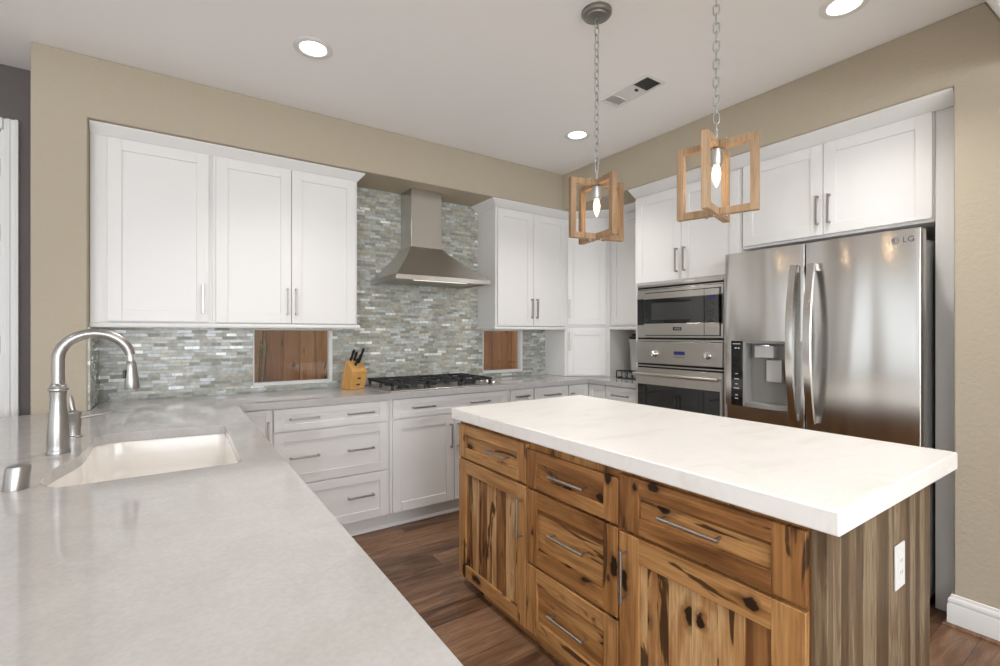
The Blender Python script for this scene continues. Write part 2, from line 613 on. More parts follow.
# rest of the house
m = MB()
m.box(-2.0, -1.62, 3.565, 3.72, 0, CEIL)
m.box(-0.70, -0.587, 3.565, 3.72, 0, CEIL)
m.box(-1.62, -0.70, 3.565, 3.72, 2.40, CEIL)
struct(m, 'wall_hall', M_DARK)
struct(MB().box(-5.0, -2.0, 3.565, 3.72, 0, CEIL), 'wall_far', M_PALE)
m = MB()
m.box(-5.1, -5.0, 0.0, 3.0, 2.2, CEIL)
m.box(-5.1, -5.0, 3.0, 3.72, 0, CEIL)
m.box(-5.1, -5.0, -0.7, 0.0, 0, CEIL)
m.box(-5.1, -5.0, -4.6, -3.7, 0, CEIL)
m.box(-5.1, -5.0, -3.7, -0.7, 2.25, CEIL)
m.box(-5.1, -5.0, -3.7, -0.7, 0, 0.25)
struct(m, 'wall_left', M_PALE)
m = MB()
for x0, x1 in ((-5.0, -3.9), (-1.7, -0.9), (1.3, 3.75)):
    m.box(x0, x1, -4.6, -4.5, 0, CEIL)
for x0, x1 in ((-3.9, -1.7), (-0.9, 1.3)):
    m.box(x0, x1, -4.6, -4.5, 0, 0.85)
    m.box(x0, x1, -4.6, -4.5, 2.4, CEIL)
struct(m, 'wall_rear', M_PALE)
struct(MB().box(-1.0, 4.6, 3.74, 6.2, -0.16, -0.02), 'ground', M_GROUND)

# windows under the uppers (structure), each with frame and pane
for i, (x0, x1) in enumerate((W1, W2)):
    w = bpy.data.objects.new('window_%d' % (i + 1), None)
    COL.objects.link(w)
    w.location = ((x0 + x1) / 2, 3.58, WZ0)
    w['_base'] = ((x0 + x1) / 2, 3.58, WZ0)
    w['kind'] = 'structure'
    m = MB()
    y0, y1 = 3.556, 3.604
    fw = 0.024
    m.box(x0 + 0.0005, x1 - 0.0005, y0, y1, WZ0 + 0.0005, WZ0 + fw)
    m.box(x0 + 0.0005, x1 - 0.0005, y0, y1, WZ1 - 0.012, WZ1 - 0.0005)
    m.box(x0 + 0.0005, x0 + 0.008, y0, y1, WZ0 + fw, WZ1 - 0.012)
    m.box(x1 - fw, x1 - 0.0005, y0, y1, WZ0 + fw, WZ1 - 0.012)
    m.build('window_frame', M_TRIM, w, 0.002)
    MB().box(x0 + 0.008, x1 - fw, 3.586, 3.591, WZ0 + fw, WZ1 - 0.012).build('window_pane', M_PANE, w)

# door at the far left
d = bpy.data.objects.new('door_1', None)
COL.objects.link(d)
d.location = (-1.16, 3.6, 0)
d['_base'] = (-1.16, 3.6, 0.0)
d['kind'] = 'structure'
m = MB()
prof = [(0, 0), (0.060, 0), (0.060, 0.008), (0.050, 0.008), (0.048, 0.016), (0.034, 0.018), (0.032, 0.012), (0.016, 0.012), (0.013, 0.024), (0, 0.022)]
m.prism([(-0.7 - a + 0.004, 3.565 - b) for a, b in prof], 0.0, 2.452, axis=2)
m.prism([(-1.62 + a - 0.004, 3.565 - b) for a, b in prof], 0.0, 2.452, axis=2)
m.box(-1.555, -0.757, 3.549, 3.565, 2.395, 2.452)
m.box(-0.768, -0.752, 3.565, 3.70, 0, 2.395)
m.build('door_casing', M_TRIM, d, 0.002)
m = MB()
m.box(-1.56, -0.771, 3.60, 3.64, 0.01, 2.39)
for z0, z1 in ((0.25, 1.0), (1.15, 2.2)):
    for x0, x1 in ((-1.45, -1.2), (-1.12, -0.87)):
        m.box(x0, x1, 3.592, 3.60, z0, z1)
m.build('door_leaf', M_TRIM, d, 0.003)
for z in (0.3, 1.25, 1.85, 2.2):
    MB().cyl((-0.770, 3.594, z - 0.045), (-0.770, 3.594, z + 0.045), 0.006).build('hinge', M_BRONZE, d)

# baseboard on the right wall
m = MB()
bp = [(0, 0.001), (0.016, 0.001), (0.016, 0.095), (0.012, 0.104), (0.015, 0.112), (0.012, 0.124), (0.006, 0.130), (0.005, 0.140), (0, 0.143)]
m.sweep(bp, [(2.960, 0.603), (2.8745, 0.603), (2.8745, -4.4)][::-1][::-1])
struct(m, 'baseboard_right', M_TRIM)
m = MB()
m.sweep([(0.017, 0.001), (0.030, 0.001), (0.028, 0.010), (0.022, 0.015), (0.017, 0.016)], [(2.960, 0.604), (2.8745, 0.604), (2.8745, -4.4)])
struct(m, 'trim_1', M_FLOOR)

# ------------------------------------------------------------------ cabinet parts
BACK = lambda Y: (lambda u, n, z: (u, Y - n, z))      # u = x, n = toward the room
RIGHT = lambda X: (lambda u, n, z: (X - n, u, z))     # u = y
S2 = math.sqrt(0.5)


def DIAG(k):                                          # plane x + y = k, u grows with x
    return lambda u, n, z: (k / 2 + u * S2 - n * S2, k / 2 - u * S2 - n * S2, z)


def shaker(f, parent, name, u0, u1, z0, z1, mat=None, t=0.02, st=0.062, rec=0.0065, bevel=0.0015, wood_mats=False):
    m = MB(f)
    if u1 < u0:
        u0, u1 = u1, u0
    s = min(st, (z1 - z0) * 0.30)
    m.mi = 0
    m.box(u0, u0 + st, 0.0005, t, z0, z1)
    m.box(u1 - st, u1, 0.0005, t, z0, z1)
    m.mi = 1 if wood_mats else 0
    m.box(u0 + st, u1 - st, 0.0005, t, z0, z0 + s)
    m.box(u0 + st, u1 - st, 0.0005, t, z1 - s, z1)
    m.mi = 2 if wood_mats else 0
    m.box(u0 + st, u1 - st, 0.0005, t - rec, z0 + s, z1 - s)
    return m.build(name, mat or M_WHITE, parent, bevel)


def pull(f, parent, u, z, length, vertical, face=0.02, r=0.0055, off=0.030, mat=None, square=True):
    m = MB(f)
    h = length / 2
    if vertical:
        m.box(u - r, u + r, face + off - 0.008, face + off, z - h, z + h)
        for s in (-1, 1):
            zz = z + s * (h - 0.006)
            m.box(u - r, u + r, face, face + off - 0.004, zz - 0.006, zz + 0.006)
    else:
        m.box(u - h, u + h, face + off - 0.008, face + off, z - r, z + r)
        for s in (-1, 1):
            uu = u + s * (h - 0.006)
            m.box(uu - 0.006, uu + 0.006, face, face + off - 0.004, z - r, z + r)
    return m.build('handle', mat or M_HANDLE, parent, 0.0012)


# ---- left uppers
F = BACK(3.28)
c = thing('wall_cabinet', (-0.10, 3.42, 1.372), 'white single-door shaker wall cabinet at left end above the sink corner', 'cabinet')
MB().box(-0.374, 0.176, 3.28, 3.563, 1.372, 2.40).build('body', M_WHITE, c, 0.001)
dr = shaker(F, c, 'door', -0.303, 0.160, 1.378, 2.362)
pull(F, dr, 0.129, 1.513, 0.17, True)
c = thing('wall_cabinet', (0.61, 3.42, 1.372), 'white double-door shaker wall cabinet between single-door cabinet and range hood', 'cabinet')
MB().box(0.177, 1.040, 3.28, 3.563, 1.372, 2.40).build('body', M_WHITE, c, 0.001)
dr = shaker(F, c, 'door', 0.195, 0.6095, 1.376, 2.362)
pull(F, dr, 0.587, 1.513, 0.17, True)
dr = shaker(F, c, 'door', 0.6135, 1.026, 1.376, 2.362)
pull(F, dr, 0.638, 1.513, 0.17, True)
CROWN = [(0, 2.368), (0.006, 2.368), (0.012, 2.374), (0.060, 2.408), (0.066, 2.412), (0.070, 2.418), (0.070, 2.4215), (0, 2.4215)]


def crown(k):
    return [(o * k, z) for o, z in CROWN]


RAIL = [(0, 1.344), (0.020, 1.344), (0.027, 1.350), (0.028, 1.358), (0.022, 1.366), (0.012, 1.371), (0, 1.3715)]
m = MB()
m.sweep(crown(0.62), [(1.0405, 3.563), (1.0405, 3.279), (-0.374, 3.279)][::-1][::-1][::-1])
struct(m, 'trim_2', M_TRIM)
m = MB()
m.sweep([(o * 0.6, z) for o, z in RAIL], [(-0.374, 3.277), (1.041, 3.277), (1.041, 3.563)])
m.box(-0.374, 1.041, 3.277, 3.563, 1.352, 1.3715)
struct(m, 'trim_3', M_TRIM)

# ---- uppers right of the hood
c = thing('wall_cabinet', (2.58, 3.42, 1.372), 'white double-door shaker wall cabinet just right of the range hood', 'cabinet')
MB().box(2.20, 2.972, 3.28, 3.563, 1.372, 2.40).build('body', M_WHITE, c, 0.001)
dr = shaker(F, c, 'door', 2.213, 2.5905, 1.376, 2.358)
pull(F, dr, 2.568, 1.528, 0.17, True)
dr = shaker(F, c, 'door', 2.5945, 2.966, 1.376, 2.358)
pull(F, dr, 2.622, 1.528, 0.17, True)

# ---- corner units (diagonal)
DG = DIAG(6.252)
cu = lambda x: (x - 3.126) / S2                       # u of a point on the diagonal face, from its x


def dn(x):                                            # x of body corner to u
    return (x - 3.126) / S2


poly = [(2.974, 3.563), (2.974, 3.278), (3.262, 2.990), (3.578, 2.990), (3.578, 3.563)]
c = thing('corner_cabinet', (3.3, 3.3, 1.36), 'tall white diagonal corner wall cabinet with one shaker door', 'cabinet')
MB().prism(poly, 1.362, 2.40).build('body', M_WHITE, c, 0.001)
dr = shaker(DG, c, 'door', dn(2.993), dn(3.238), 1.392, 2.36, st=0.055)
pull(DG, dr, dn(3.008), 1.538, 0.17, True)
c = thing('countertop_cabinet', (3.3, 3.3, 0.916), 'short white diagonal corner cabinet standing on the countertop', 'cabinet')
MB().prism(poly, 0.9155, 1.361).build('body', M_WHITE, c, 0.001)
dr = shaker(DG, c, 'door', dn(2.993), dn(3.238), 0.930, 1.352, st=0.055)
pull(DG, dr, dn(3.008), 1.238, 0.17, True)
c = thing('wall_cabinet', (3.44, 2.7, 1.372), 'white wall cabinet above the counter nook, between corner cabinet and tall oven cabinet', 'cabinet')
MB().box(3.265, 3.578, 2.463, 2.989, 1.372, 2.40).build('body', M_WHITE, c, 0.001)
dr = shaker(RIGHT(3.265), c, 'door', 2.475, 2.962, 1.385, 2.36)
pull(RIGHT(3.265), dr, 2.50, 1.528, 0.17, True)
m = MB()
m.sweep(crown(1.0), [(2.199, 3.562), (2.199, 3.277), (2.974, 3.277), (3.260, 2.991), (3.263, 2.97), (3.263, 2.464)][::-1][::-1])
struct(m, 'trim_4', M_TRIM)
m = MB()
m.sweep([(o * 0.6, z) for o, z in RAIL], [(2.199, 3.562), (2.199, 3.277), (2.970, 3.277)])
m.box(2.199, 2.970, 3.277, 3.562, 1.352, 1.3715)
struct(m, 'trim_5', M_TRIM)
m = MB()
m.sweep([(o * 0.6, z) for o, z in RAIL], [(3.262, 2.986), (3.262, 2.464)])
m.box(3.262, 3.577, 2.464, 2.986, 1.350, 1.3715)
struct(m, 'trim_6', M_TRIM)

# ---- tall oven cabinet
R = RIGHT(2.98)
c = thing('oven_cabinet', (3.28, 2.04, 0.0), 'tall white cabinet built around the microwave and wall oven', 'cabinet')
m = MB()
m.box(2.98, 3.578, 1.6185, 1.737, 0.10, 2.40)
m.box(2.98, 3.578, 2.4425, 2.461, 0.10, 2.40)
m.box(2.98, 3.578, 1.737, 2.4425, 1.681, 2.40)
m.box(3.01, 3.578, 1.737, 2.4425, 1.252, 1.278)
m.box(2.98, 3.578, 1.737, 2.4425, 0.10, 0.33)
m.box(3.04, 3.578, 1.6185, 2.461, 0.0, 0.10)
m.build('body', M_WHITE, c, 0.001)
dr = shaker(R, c, 'door', 2.0475, 2.450, 1.697, 2.352)
pull(R, dr, 2.078, 1.836, 0.17, True)
dr = shaker(R, c, 'door', 1.6285, 2.0435, 1.697, 2.352)
pull(R, dr, 2.014, 1.839, 0.17, True)
dr = shaker(R, c, 'drawer', 1.6285, 2.450, 0.11, 0.32)
pull(R, dr, 2.04, 0.22, 0.17, False)

# ---- over-fridge cabinet and side panel
c = thing('refrigerator_cabinet', (3.28, 1.15, 0.0), 'white cabinet surround with two doors above the refrigerator and tall end panel', 'cabinet')
MB().box(2.985, 3.578, 0.690, 1.617, 1.845, 2.40).build('body', M_WHITE, c, 0.001)
F2 = RIGHT(2.985)
dr = shaker(F2, c, 'door', 1.1565, 1.606, 1.860, 2.366)
pull(F2, dr, 1.179, 1.998, 0.16, True)
dr = shaker(F2, c, 'door', 0.695, 1.1525, 1.860, 2.366)
pull(F2, dr, 1.122, 1.997, 0.16, True)
MB().box(2.99, 3.578, 0.606, 0.6885, 0.001, 2.40).build('side_panel', M_WHITE, c, 0.0015)
m = MB()
m.sweep([(o * 1.28, z) for o, z in CROWN], [(2.978, 2.462), (2.978, 0.606)])
struct(m, 'trim_7', M_TRIM)

# ------------------------------------------------------------------ base cabinets
def toe(m, u0, u1, depth=0.55):
    """recessed plinth with a small white shoe mould"""
    m.box(u0, u1, -depth, -0.055, 0.001, 0.108)
    m.prism([(-0.055, 0.001), (-0.041, 0.001), (-0.043, 0.010), (-0.048, 0.016), (-0.055, 0.018)], u0, u1, axis=0)


def toe_part(f, c, u0, u1, depth=0.55):
    m = MB(f)
    toe(m, u0, u1, depth)
    return m.build('toe_kick', M_WHITE, c)


B = BACK(3.02)
ZT = 0.876


def base(name, f, u0, u1, label, depth=0.54):
    mid = f((u0 + u1) / 2, -depth / 2, 0)
    c = thing(name, (mid[0], mid[1], 0.0), label, 'cabinet')
    MB(f).box(u0, u1, -depth, 0, 0.109, ZT - 0.0005).build('body', M_WHITE, c, 0.001)
    toe_part(f, c, u0, u1, depth)
    return c


c = base('base_cabinet', B, -0.36, 0.4625, 'narrow-doored white corner base cabinet behind the sink run')
dr = shaker(B, c, 'door', 0.300, 0.459, 0.113, 0.868, st=0.035)
pull(B, dr, 0.438, 0.746, 0.11, True)
c = base('drawer_cabinet', B, 0.4635, 1.1745, 'white base cabinet with three wide drawers left of the cooktop')
for z0, z1, hz in ((0.736, 0.866, 0.804), (0.417, 0.7255, 0.574), (0.113, 0.407, 0.271)):
    dr = shaker(B, c, 'drawer', 0.468, 1.157, z0, z1, st=0.055)
    for u in (0.636, 0.975):
        pull(B, dr, u, hz, 0.168, False)
c = base('cooktop_cabinet', B, 1.1755, 2.139, 'white base cabinet with a wide drawer and two doors under the cooktop')
dr = shaker(B, c, 'drawer', 1.192, 2.121, 0.742, 0.868, st=0.055)
for u in (1.412, 1.872):
    pull(B, dr, u, 0.805, 0.168, False)
dr = shaker(B, c, 'door', 1.192, 1.6545, 0.113, 0.7295)
pull(B, dr, 1.626, 0.58, 0.172, True)
dr = shaker(B, c, 'door', 1.6585, 2.121, 0.113, 0.7295)
pull(B, dr, 1.687, 0.58, 0.172, True)
c = base('base_cabinet', B, 2.140, 2.3885, 'narrow white base cabinet with one drawer just right of the cooktop cabinet')
dr = shaker(B, c, 'drawer', 2.159, 2.378, 0.742, 0.868, st=0.045)
pull(B, dr, 2.268, 0.815, 0.13, False)
dr = shaker(B, c, 'door', 2.159, 2.378, 0.113, 0.7295, st=0.045)
pull(B, dr, 2.35, 0.58, 0.172, True)
c = base('base_cabinet', B, 2.3895, 2.7635, 'white base cabinet with drawer under the right low window, beside the corner doors')
dr = shaker(B, c, 'drawer', 2.398, 2.756, 0.742, 0.868, st=0.055)
pull(B, dr, 2.577, 0.805, 0.168, False)
dr = shaker(B, c, 'door', 2.398, 2.756, 0.113, 0.7295)
pull(B, dr, 2.42, 0.58, 0.172, True)
# corner base with two leaf doors meeting in the inner corner
c = thing('corner_base_cabinet', (3.3, 3.3, 0.0), 'white corner base cabinet with two narrow leaf doors meeting in the inner corner', 'cabinet')
poly = [(2.7645, 3.56), (2.7645, 3.02), (3.02, 3.02), (3.02, 2.8045), (3.578, 2.8045), (3.578, 3.56)]
m = MB()
m.prism(poly, 0.109, ZT - 0.0005)
m.build('body', M_WHITE, c, 0.001)
poly = [(2.7645, 3.56), (2.7645, 3.075), (3.075, 3.075), (3.075, 2.8045), (3.578, 2.8045), (3.578, 3.56)]
MB().prism(poly, 0.001, 0.108).build('toe_kick', M_WHITE, c)
dr = shaker(B, c, 'door', 2.771, 2.997, 0.113, 0.868, st=0.045)
pull(B, dr, 2.80, 0.80, 0.03, False)
shaker(RIGHT(3.02), c, 'door', 2.810, 2.997, 0.113, 0.868, st=0.045)
R3 = RIGHT(3.02)
c = base('drawer_cabinet', R3, 2.4645, 2.8035, 'white base cabinet with a drawer under the counter nook beside the oven cabinet')
dr = shaker(R3, c, 'drawer', 2.472, 2.797, 0.742, 0.868, st=0.05)
pull(R3, dr, 2.634, 0.80, 0.168, False)
dr = shaker(R3, c, 'door', 2.472, 2.797, 0.113, 0.7295)
pull(R3, dr, 2.50, 0.58, 0.172, True)

# ---- peninsula cabinets (fronts face the aisle)
PEN = lambda u, n, z: (0.235 + n, u, z)
c = thing('sink_cabinet', (-0.07, 2.25, 0.0), 'white two-door base cabinet under the sink in the peninsula', 'cabinet')
m = MB()
m.box(-0.42, 0.235, 1.501, 1.520, 0.109, ZT - 0.0005)
m.box(-0.42, 0.235, 2.60, 3.018, 0.109, ZT - 0.0005)
m.box(-0.42, -0.40, 1.520, 2.60, 0.109, ZT - 0.0005)
m.box(0.217, 0.235, 1.520, 2.60, 0.109, ZT - 0.0005)
m.box(-0.40, 0.217, 1.520, 2.60, 0.109, 0.13)
m.build('body', M_WHITE, c, 0.001)
m = MB()
m.box(-0.42, 0.18, 1.501, 3.018, 0.001, 0.108)
m.build('toe_kick', M_WHITE, c)
for u0, u1, h in ((1.51, 2.053, 2.02), (2.057, 2.60, 2.09)):
    dr = shaker(PEN, c, 'door', u0, u1, 0.113, 0.866)
    pull(PEN, dr, h, 0.7, 0.172, True)
c = thing('base_cabinet', (-0.07, 0.85, 0.0), 'white two-door base cabinet at the near end of the peninsula', 'cabinet')
MB().box(-0.42, 0.235, 0.20, 1.500, 0.109, ZT - 0.0005).build('body', M_WHITE, c, 0.001)
MB().box(-0.42, 0.18, 0.20, 1.500, 0.001, 0.108).build('toe_kick', M_WHITE, c)
for u0, u1, h in ((0.21, 0.848, 0.82), (0.852, 1.49, 0.88)):
    dr = shaker(PEN, c, 'door', u0, u1, 0.113, 0.866)
    pull(PEN, dr, h, 0.7, 0.172, True)

# ------------------------------------------------------------------ countertop with the sink cut-out
def rounded(pts, r, n=5):
    out = []
    k = len(pts)
    for i in range(k):
        p = Vector(pts[i])
        a = (Vector(pts[i - 1]) - p)
        b = (Vector(pts[(i + 1) % k]) - p)
        rr = r[i] if isinstance(r, (list, tuple)) else r
        rr = min(rr, a.length * 0.45, b.length * 0.45)
        if rr < 1e-4:
            out.append(p)
            continue
        pa, pb = p + a.normalized() * rr, p + b.normalized() * rr
        for j in range(n + 1):
            s = j / n
            out.append(pa * (1 - s) ** 2 + p * 2 * s * (1 - s) + pb * s * s)
    return out


SINK = rounded([(-0.262, 1.646), (0.170, 1.650), (0.173, 2.372), (-0.258, 2.424), (-0.252, 2.055), (-0.303, 1.86), (-0.300, 1.72)],
               [0.05, 0.03, 0.03, 0.09, 0.08, 0.10, 0.06], 6)
OUT = [(-0.95, 0.10), (0.283, 0.10), (0.283, 2.98), (2.98, 2.98), (2.98, 2.4635), (3.580, 2.4635), (3.580, 3.562), (-0.363, 3.562), (-0.363, 3.197), (-0.95, 3.197)]
m = MB()
bm = m.bm
edges = []
for loop in (OUT, SINK):
    vs = [bm.verts.new((p[0], p[1], 0.877)) for p in loop]
    for i in range(len(vs)):
        edges.append(bm.edges.new((vs[i], vs[(i + 1) % len(vs)])))
bmesh.ops.triangle_fill(bm, use_beauty=True, edges=edges)
ret = bmesh.ops.extrude_face_region(bm, geom=bm.faces[:])
for v in ret['geom']:
    if isinstance(v, bmesh.types.BMVert):
        v.co.z = 0.914
solo(m, 'countertop', M_QUARTZ, (0.0, 0.0, 0.877), 'glossy grey quartz countertop running over the peninsula and along the back wall', 'countertop', bevel=0.002)

# sink basin
c = thing('sink', (-0.05, 2.02, 0.66), 'white undermount sink with curved notch behind the faucet', 'sink')
cen = Vector((-0.06, 2.02))
m = MB()
rings = []
for k, z in ((1.06, 0.8755), (1.012, 0.8755), (1.005, 0.865), (0.985, 0.78), (0.955, 0.705), (0.90, 0.678), (0.80, 0.668), (0.12, 0.660)):
    rings.append([m.v((cen.x + (p[0] - cen.x) * k, cen.y + (p[1] - cen.y) * k, z)) for p in SINK])
# outer skin
for k, z in ((0.12, 0.648), (0.90, 0.655), (1.0, 0.70), (1.03, 0.86), (1.06, 0.866)):
    rings.append([m.v((cen.x + (p[0] - cen.x) * k, cen.y + (p[1] - cen.y) * k, z)) for p in SINK])
n = len(SINK)
for a in range(len(rings)):
    A, Bq = rings[a], rings[(a + 1) % len(rings)]
    for i in range(n):
        m.face([A[i], A[(i + 1) % n], Bq[(i + 1) % n], Bq[i]])
m.build('basin', M_CERAMIC, c, angle=50)
MB().lathe([(0.058, 0), (0.058, 0.004), (0.046, 0.006), (0.040, -0.004), (0.0, -0.004)], (-0.06, 2.02, 0.664), 24).build('drain', M_CHROME, c)

# ------------------------------------------------------------------ faucet
fx, fy = -0.322, 2.12
c = thing('faucet', (fx, fy, 0.914), 'tall brushed nickel gooseneck kitchen faucet behind the sink', 'faucet')
MB().lathe([(0.031, 0.0005), (0.0315, 0.006), (0.029, 0.012), (0.028, 0.016), (0.0285, 0.03), (0.028, 0.07), (0.0245, 0.12), (0.021, 0.16), (0.0205, 0.185), (0.0225, 0.205)],
           (fx, fy, 0.914), 32).build('base', M_NICKEL, c)
MB().lathe([(0.023, 0), (0.0265, 0.004), (0.0265, 0.010), (0.0225, 0.013), (0.023, 0.017), (0.019, 0.022), (0.0175, 0.026)], (fx, fy, 1.1195), 32).build('collar', M_NICKEL, c)
pts = [(fx, fy, 1.145), (fx, fy, 1.19), (fx, fy, 1.225)]
cx, rz_, rx_ = -0.2275, 0.086, 0.0945
for i in range(1, 19):
    a = PI - i * (PI * 0.96) / 18
    pts.append((cx + rx_ * math.cos(a), fy, 1.225 + rz_ * math.sin(a)))
MB().tube(pts, [0.0168] * 6 + [0.0163] * (len(pts) - 8) + [0.015, 0.0145], 20).build('spout', M_NICKEL, c, angle=60)
e = Vector(pts[-1])
MB().cyl(e + Vector((0, 0, 0.004)), e + Vector((0.002, 0, -0.026)), 0.0085, 16).build('hose', M_CHROME, c)
MB().lathe([(0.011, 0), (0.0135, 0.006), (0.0155, 0.012), (0.017, 0.03), (0.0205, 0.067), (0.0225, 0.094), (0.021, 0.099), (0.013, 0.100), (0.0, 0.0995)], e + Vector((0.002, 0, -0.022)), 24,
           (0.03, 0, -1)).build('spray_head', M_NICKEL, c)
mh = MB()
q = e + Vector((-0.015, -0.008, -0.068))
mh.box(q.x - 0.005, q.x + 0.004, q.y - 0.006, q.y + 0.006, q.z - 0.014, q.z + 0.014)
mh.build('spray_button', M_BLACK, c, 0.003)
# little side tap
c = thing('side_tap', (-0.322, 2.415, 0.914), 'small brushed nickel side tap with lever and thin spout behind faucet', 'tap')
MB().lathe([(0.025, 0.0005), (0.025, 0.004), (0.020, 0.008), (0.019, 0.03), (0.0215, 0.045), (0.0215, 0.085), (0.024, 0.089), (0.024, 0.097), (0.017, 0.101), (0.010, 0.103)],
           (-0.322, 2.415, 0.914), 24).build('base', M_NICKEL, c)
MB().tube([(-0.302, 2.413, 0.988), (-0.26, 2.405, 0.993), (-0.225, 2.40, 0.997), (-0.200, 2.395, 1.002)], [0.0055, 0.005, 0.0045, 0.004], 12).build('spout', M_NICKEL, c)
MB().tube([(-0.324, 2.415, 1.015), (-0.328, 2.418, 1.03), (-0.331, 2.42, 1.055), (-0.333, 2.42, 1.075)], [0.007, 0.009, 0.008, 0.0035], 12).build('lever', M_NICKEL, c)
# air gap cap
m = MB()
m.lathe([(0.0248, 0.0005), (0.0248, 0.053), (0.0230, 0.059), (0.017, 0.062)], (-0.337, 1.69, 0.914), 28)
for v in m.bm.verts:
    v.co.x += (v.co.z - 0.914) * 0.10
solo(m, 'air_gap_cap', M_NICKEL, (-0.337, 1.69, 0.914), 'short brushed nickel cap on the grey counter in front of the faucet', 'tap')

# ------------------------------------------------------------------ knife block with knives
kx, ky = 1.048, 3.395
ang = math.radians(-73.5)
Fd = Vector((math.cos(ang), math.sin(ang)))           # front of the block
Sd = Vector((-Fd.y, Fd.x))                            # sideways


def kb(a, s, z):
    p = Vector((kx, ky)) + Fd * a + Sd * s
    return (p.x, p.y, 0.914 + z)


c = thing('knife_block', (kx, ky, 0.914), 'slanted pale wood knife block on the counter left of the cooktop', 'knife block')
prof = [(-0.072, 0.001), (0.052, 0.001), (0.086, 0.128), (0.078, 0.138), (0.002, 0.207), (-0.008, 0.202)]
m = MB()
lo = [m.v(kb(a, -0.060, z)) for a, z in prof]
hi = [m.v(kb(a, 0.060, z)) for a, z in prof]
m.face(lo)
m.face(hi[::-1])
for i in range(len(prof)):
    j = (i + 1) % len(prof)
    m.face([lo[i], lo[j], hi[j], hi[i]])
m.build('block', M_BLOCK, c, 0.004)
for z in (0.035, 0.08):
    m = MB()
    p0 = [kb(0.0515 + zz * 0.268, s, zz) for s, zz in ((-0.014, z - 0.006), (0.014, z - 0.006), (0.014, z + 0.006), (-0.014, z + 0.006))]
    p1 = [kb(0.0532 + zz * 0.268, s, zz) for s, zz in ((-0.014, z - 0.006), (0.014, z - 0.006), (0.014, z + 0.006), (-0.014, z + 0.006))]
    a_ = [m.v(p) for p in p0]
    b_ = [m.v(p) for p in p1]
    m.face(a_[::-1])
    m.face(b_)
    for i in range(4):
        m.face([a_[i], a_[(i + 1) % 4], b_[(i + 1) % 4], b_[i]])
    m.build('badge', plain('dark_badge', (0.06, 0.04, 0.025), 0.5).m if 'dark_badge' not in MATS else MATS['dark_badge'], c)
nd = Vector((0.069, 0.076)).normalized()              # normal of the slope in (front, z)
spots = [(0.018, -0.036, 0.100), (0.020, -0.010, 0.085), (0.040, 0.010, 0.090), (0.020, 0.036, 0.112), (0.056, -0.022, 0.07)]
labs = ['black-handled knife at the far left of the wooden knife block', 'black-handled knife second from left along top of the knife block',
        'black-handled knife in the middle of the wooden knife block', 'tallest black-handled knife, at the right of the knife block',
        'shortest black-handled knife, at the front of the knife block']
for (a, s, L), lb in zip(spots, labs):
    zs = 0.138 - (a - 0.078) * (0.069 / 0.076)
    b0 = Vector(kb(a, s, zs))
    dv = Vector((Fd.x * nd.x * 0.7, Fd.y * nd.x * 0.7, nd.y + 0.1)).normalized()
    p0 = b0 + dv * 0.002
    c = thing('knife', tuple(p0), lb, 'knife', 'knives in the wooden block')
    MB().tube([p0 + dv * 0.014, p0 + dv * 0.02, p0 + dv * (L * 0.5), p0 + dv * (L * 0.85), p0 + dv * L], [0.0075, 0.010, 0.0085, 0.0105, 0.008], 12).build('handle', M_BLACK, c, angle=60)
    MB().cyl(p0, p0 + dv * 0.014, 0.006, 12).build('bolster', M_CHROME, c)

# ------------------------------------------------------------------ cooktop
cx0, cx1, cy0, cy1 = 1.190, 2.110, 3.035, 3.540
c = thing('cooktop', ((cx0 + cx1) / 2, 3.29, 0.914), 'stainless gas cooktop with black cast iron grates set on the counter', 'cooktop')
MB().box(cx0, cx1, cy0, cy1, 0.9145, 0.9225).build('pan', M_STEEL_H, c, 0.003)
wg = (cx1 - cx0 - 0.11) / 3
for g in range(3):
    x0 = cx0 + 0.012 + g * (wg + 0.003)
    x1 = x0 + wg
    y0, y1 = cy0 + 0.02, cy1 - 0.015
    m = MB()
    zt0, zt1 = 0.956, 0.973
    b = 0.006
    for xx in (x0 + b, x1 - b):
        m.box(xx - b, xx + b, y0, y1, zt0, zt1)
    for yy in (y0 + b, y1 - b, (y0 + y1) / 2):
        m.box(x0, x1, yy - b, yy + b, zt0, zt1)
    for yy in (y0 + (y1 - y0) * 0.25, y0 + (y1 - y0) * 0.75):
        m.box(x0, x0 + wg * 0.36, yy - b * 0.8, yy + b * 0.8, zt0, zt1 + 0.003)
        m.box(x1 - wg * 0.36, x1, yy - b * 0.8, yy + b * 0.8, zt0, zt1 + 0.003)
    xm = (x0 + x1) / 2
    for ya, yb in ((y0, y0 + 0.075), (y1 - 0.075, y1), ((y0 + y1) / 2 - 0.06, (y0 + y1) / 2 + 0.06)):
        m.box(xm - b * 0.8, xm + b * 0.8, ya, yb, zt0, zt1 + 0.003)
    for xx in (x0 + 0.012, x1 - 0.012):
        for yy in (y0 + 0.012, y1 - 0.012, (y0 + y1) / 2):
            m.cyl((xx, yy, 0.9226), (xx, yy, zt0 + 0.004), 0.010, 10)
    m.build('grate', M_IRON, c, 0.0015)
    ys = (0.25, 0.75) if g != 1 else (0.5,)
    for yf in ys:
        MB().lathe([(0.05, 0), (0.05, 0.006), (0.036, 0.010), (0.036, 0.018), (0.030, 0.021), (0.0, 0.021)], (xm, y0 + (y1 - y0) * yf, 0.9226), 20).build('burner', M_IRON, c)
for k in range(5):
    MB().lathe([(0.019, 0), (0.018, 0.014), (0.015, 0.017), (0.0, 0.017)], (cx1 - 0.045, cy0 + 0.075 + k * 0.09, 0.9226), 18).build('knob', M_STEEL, c)

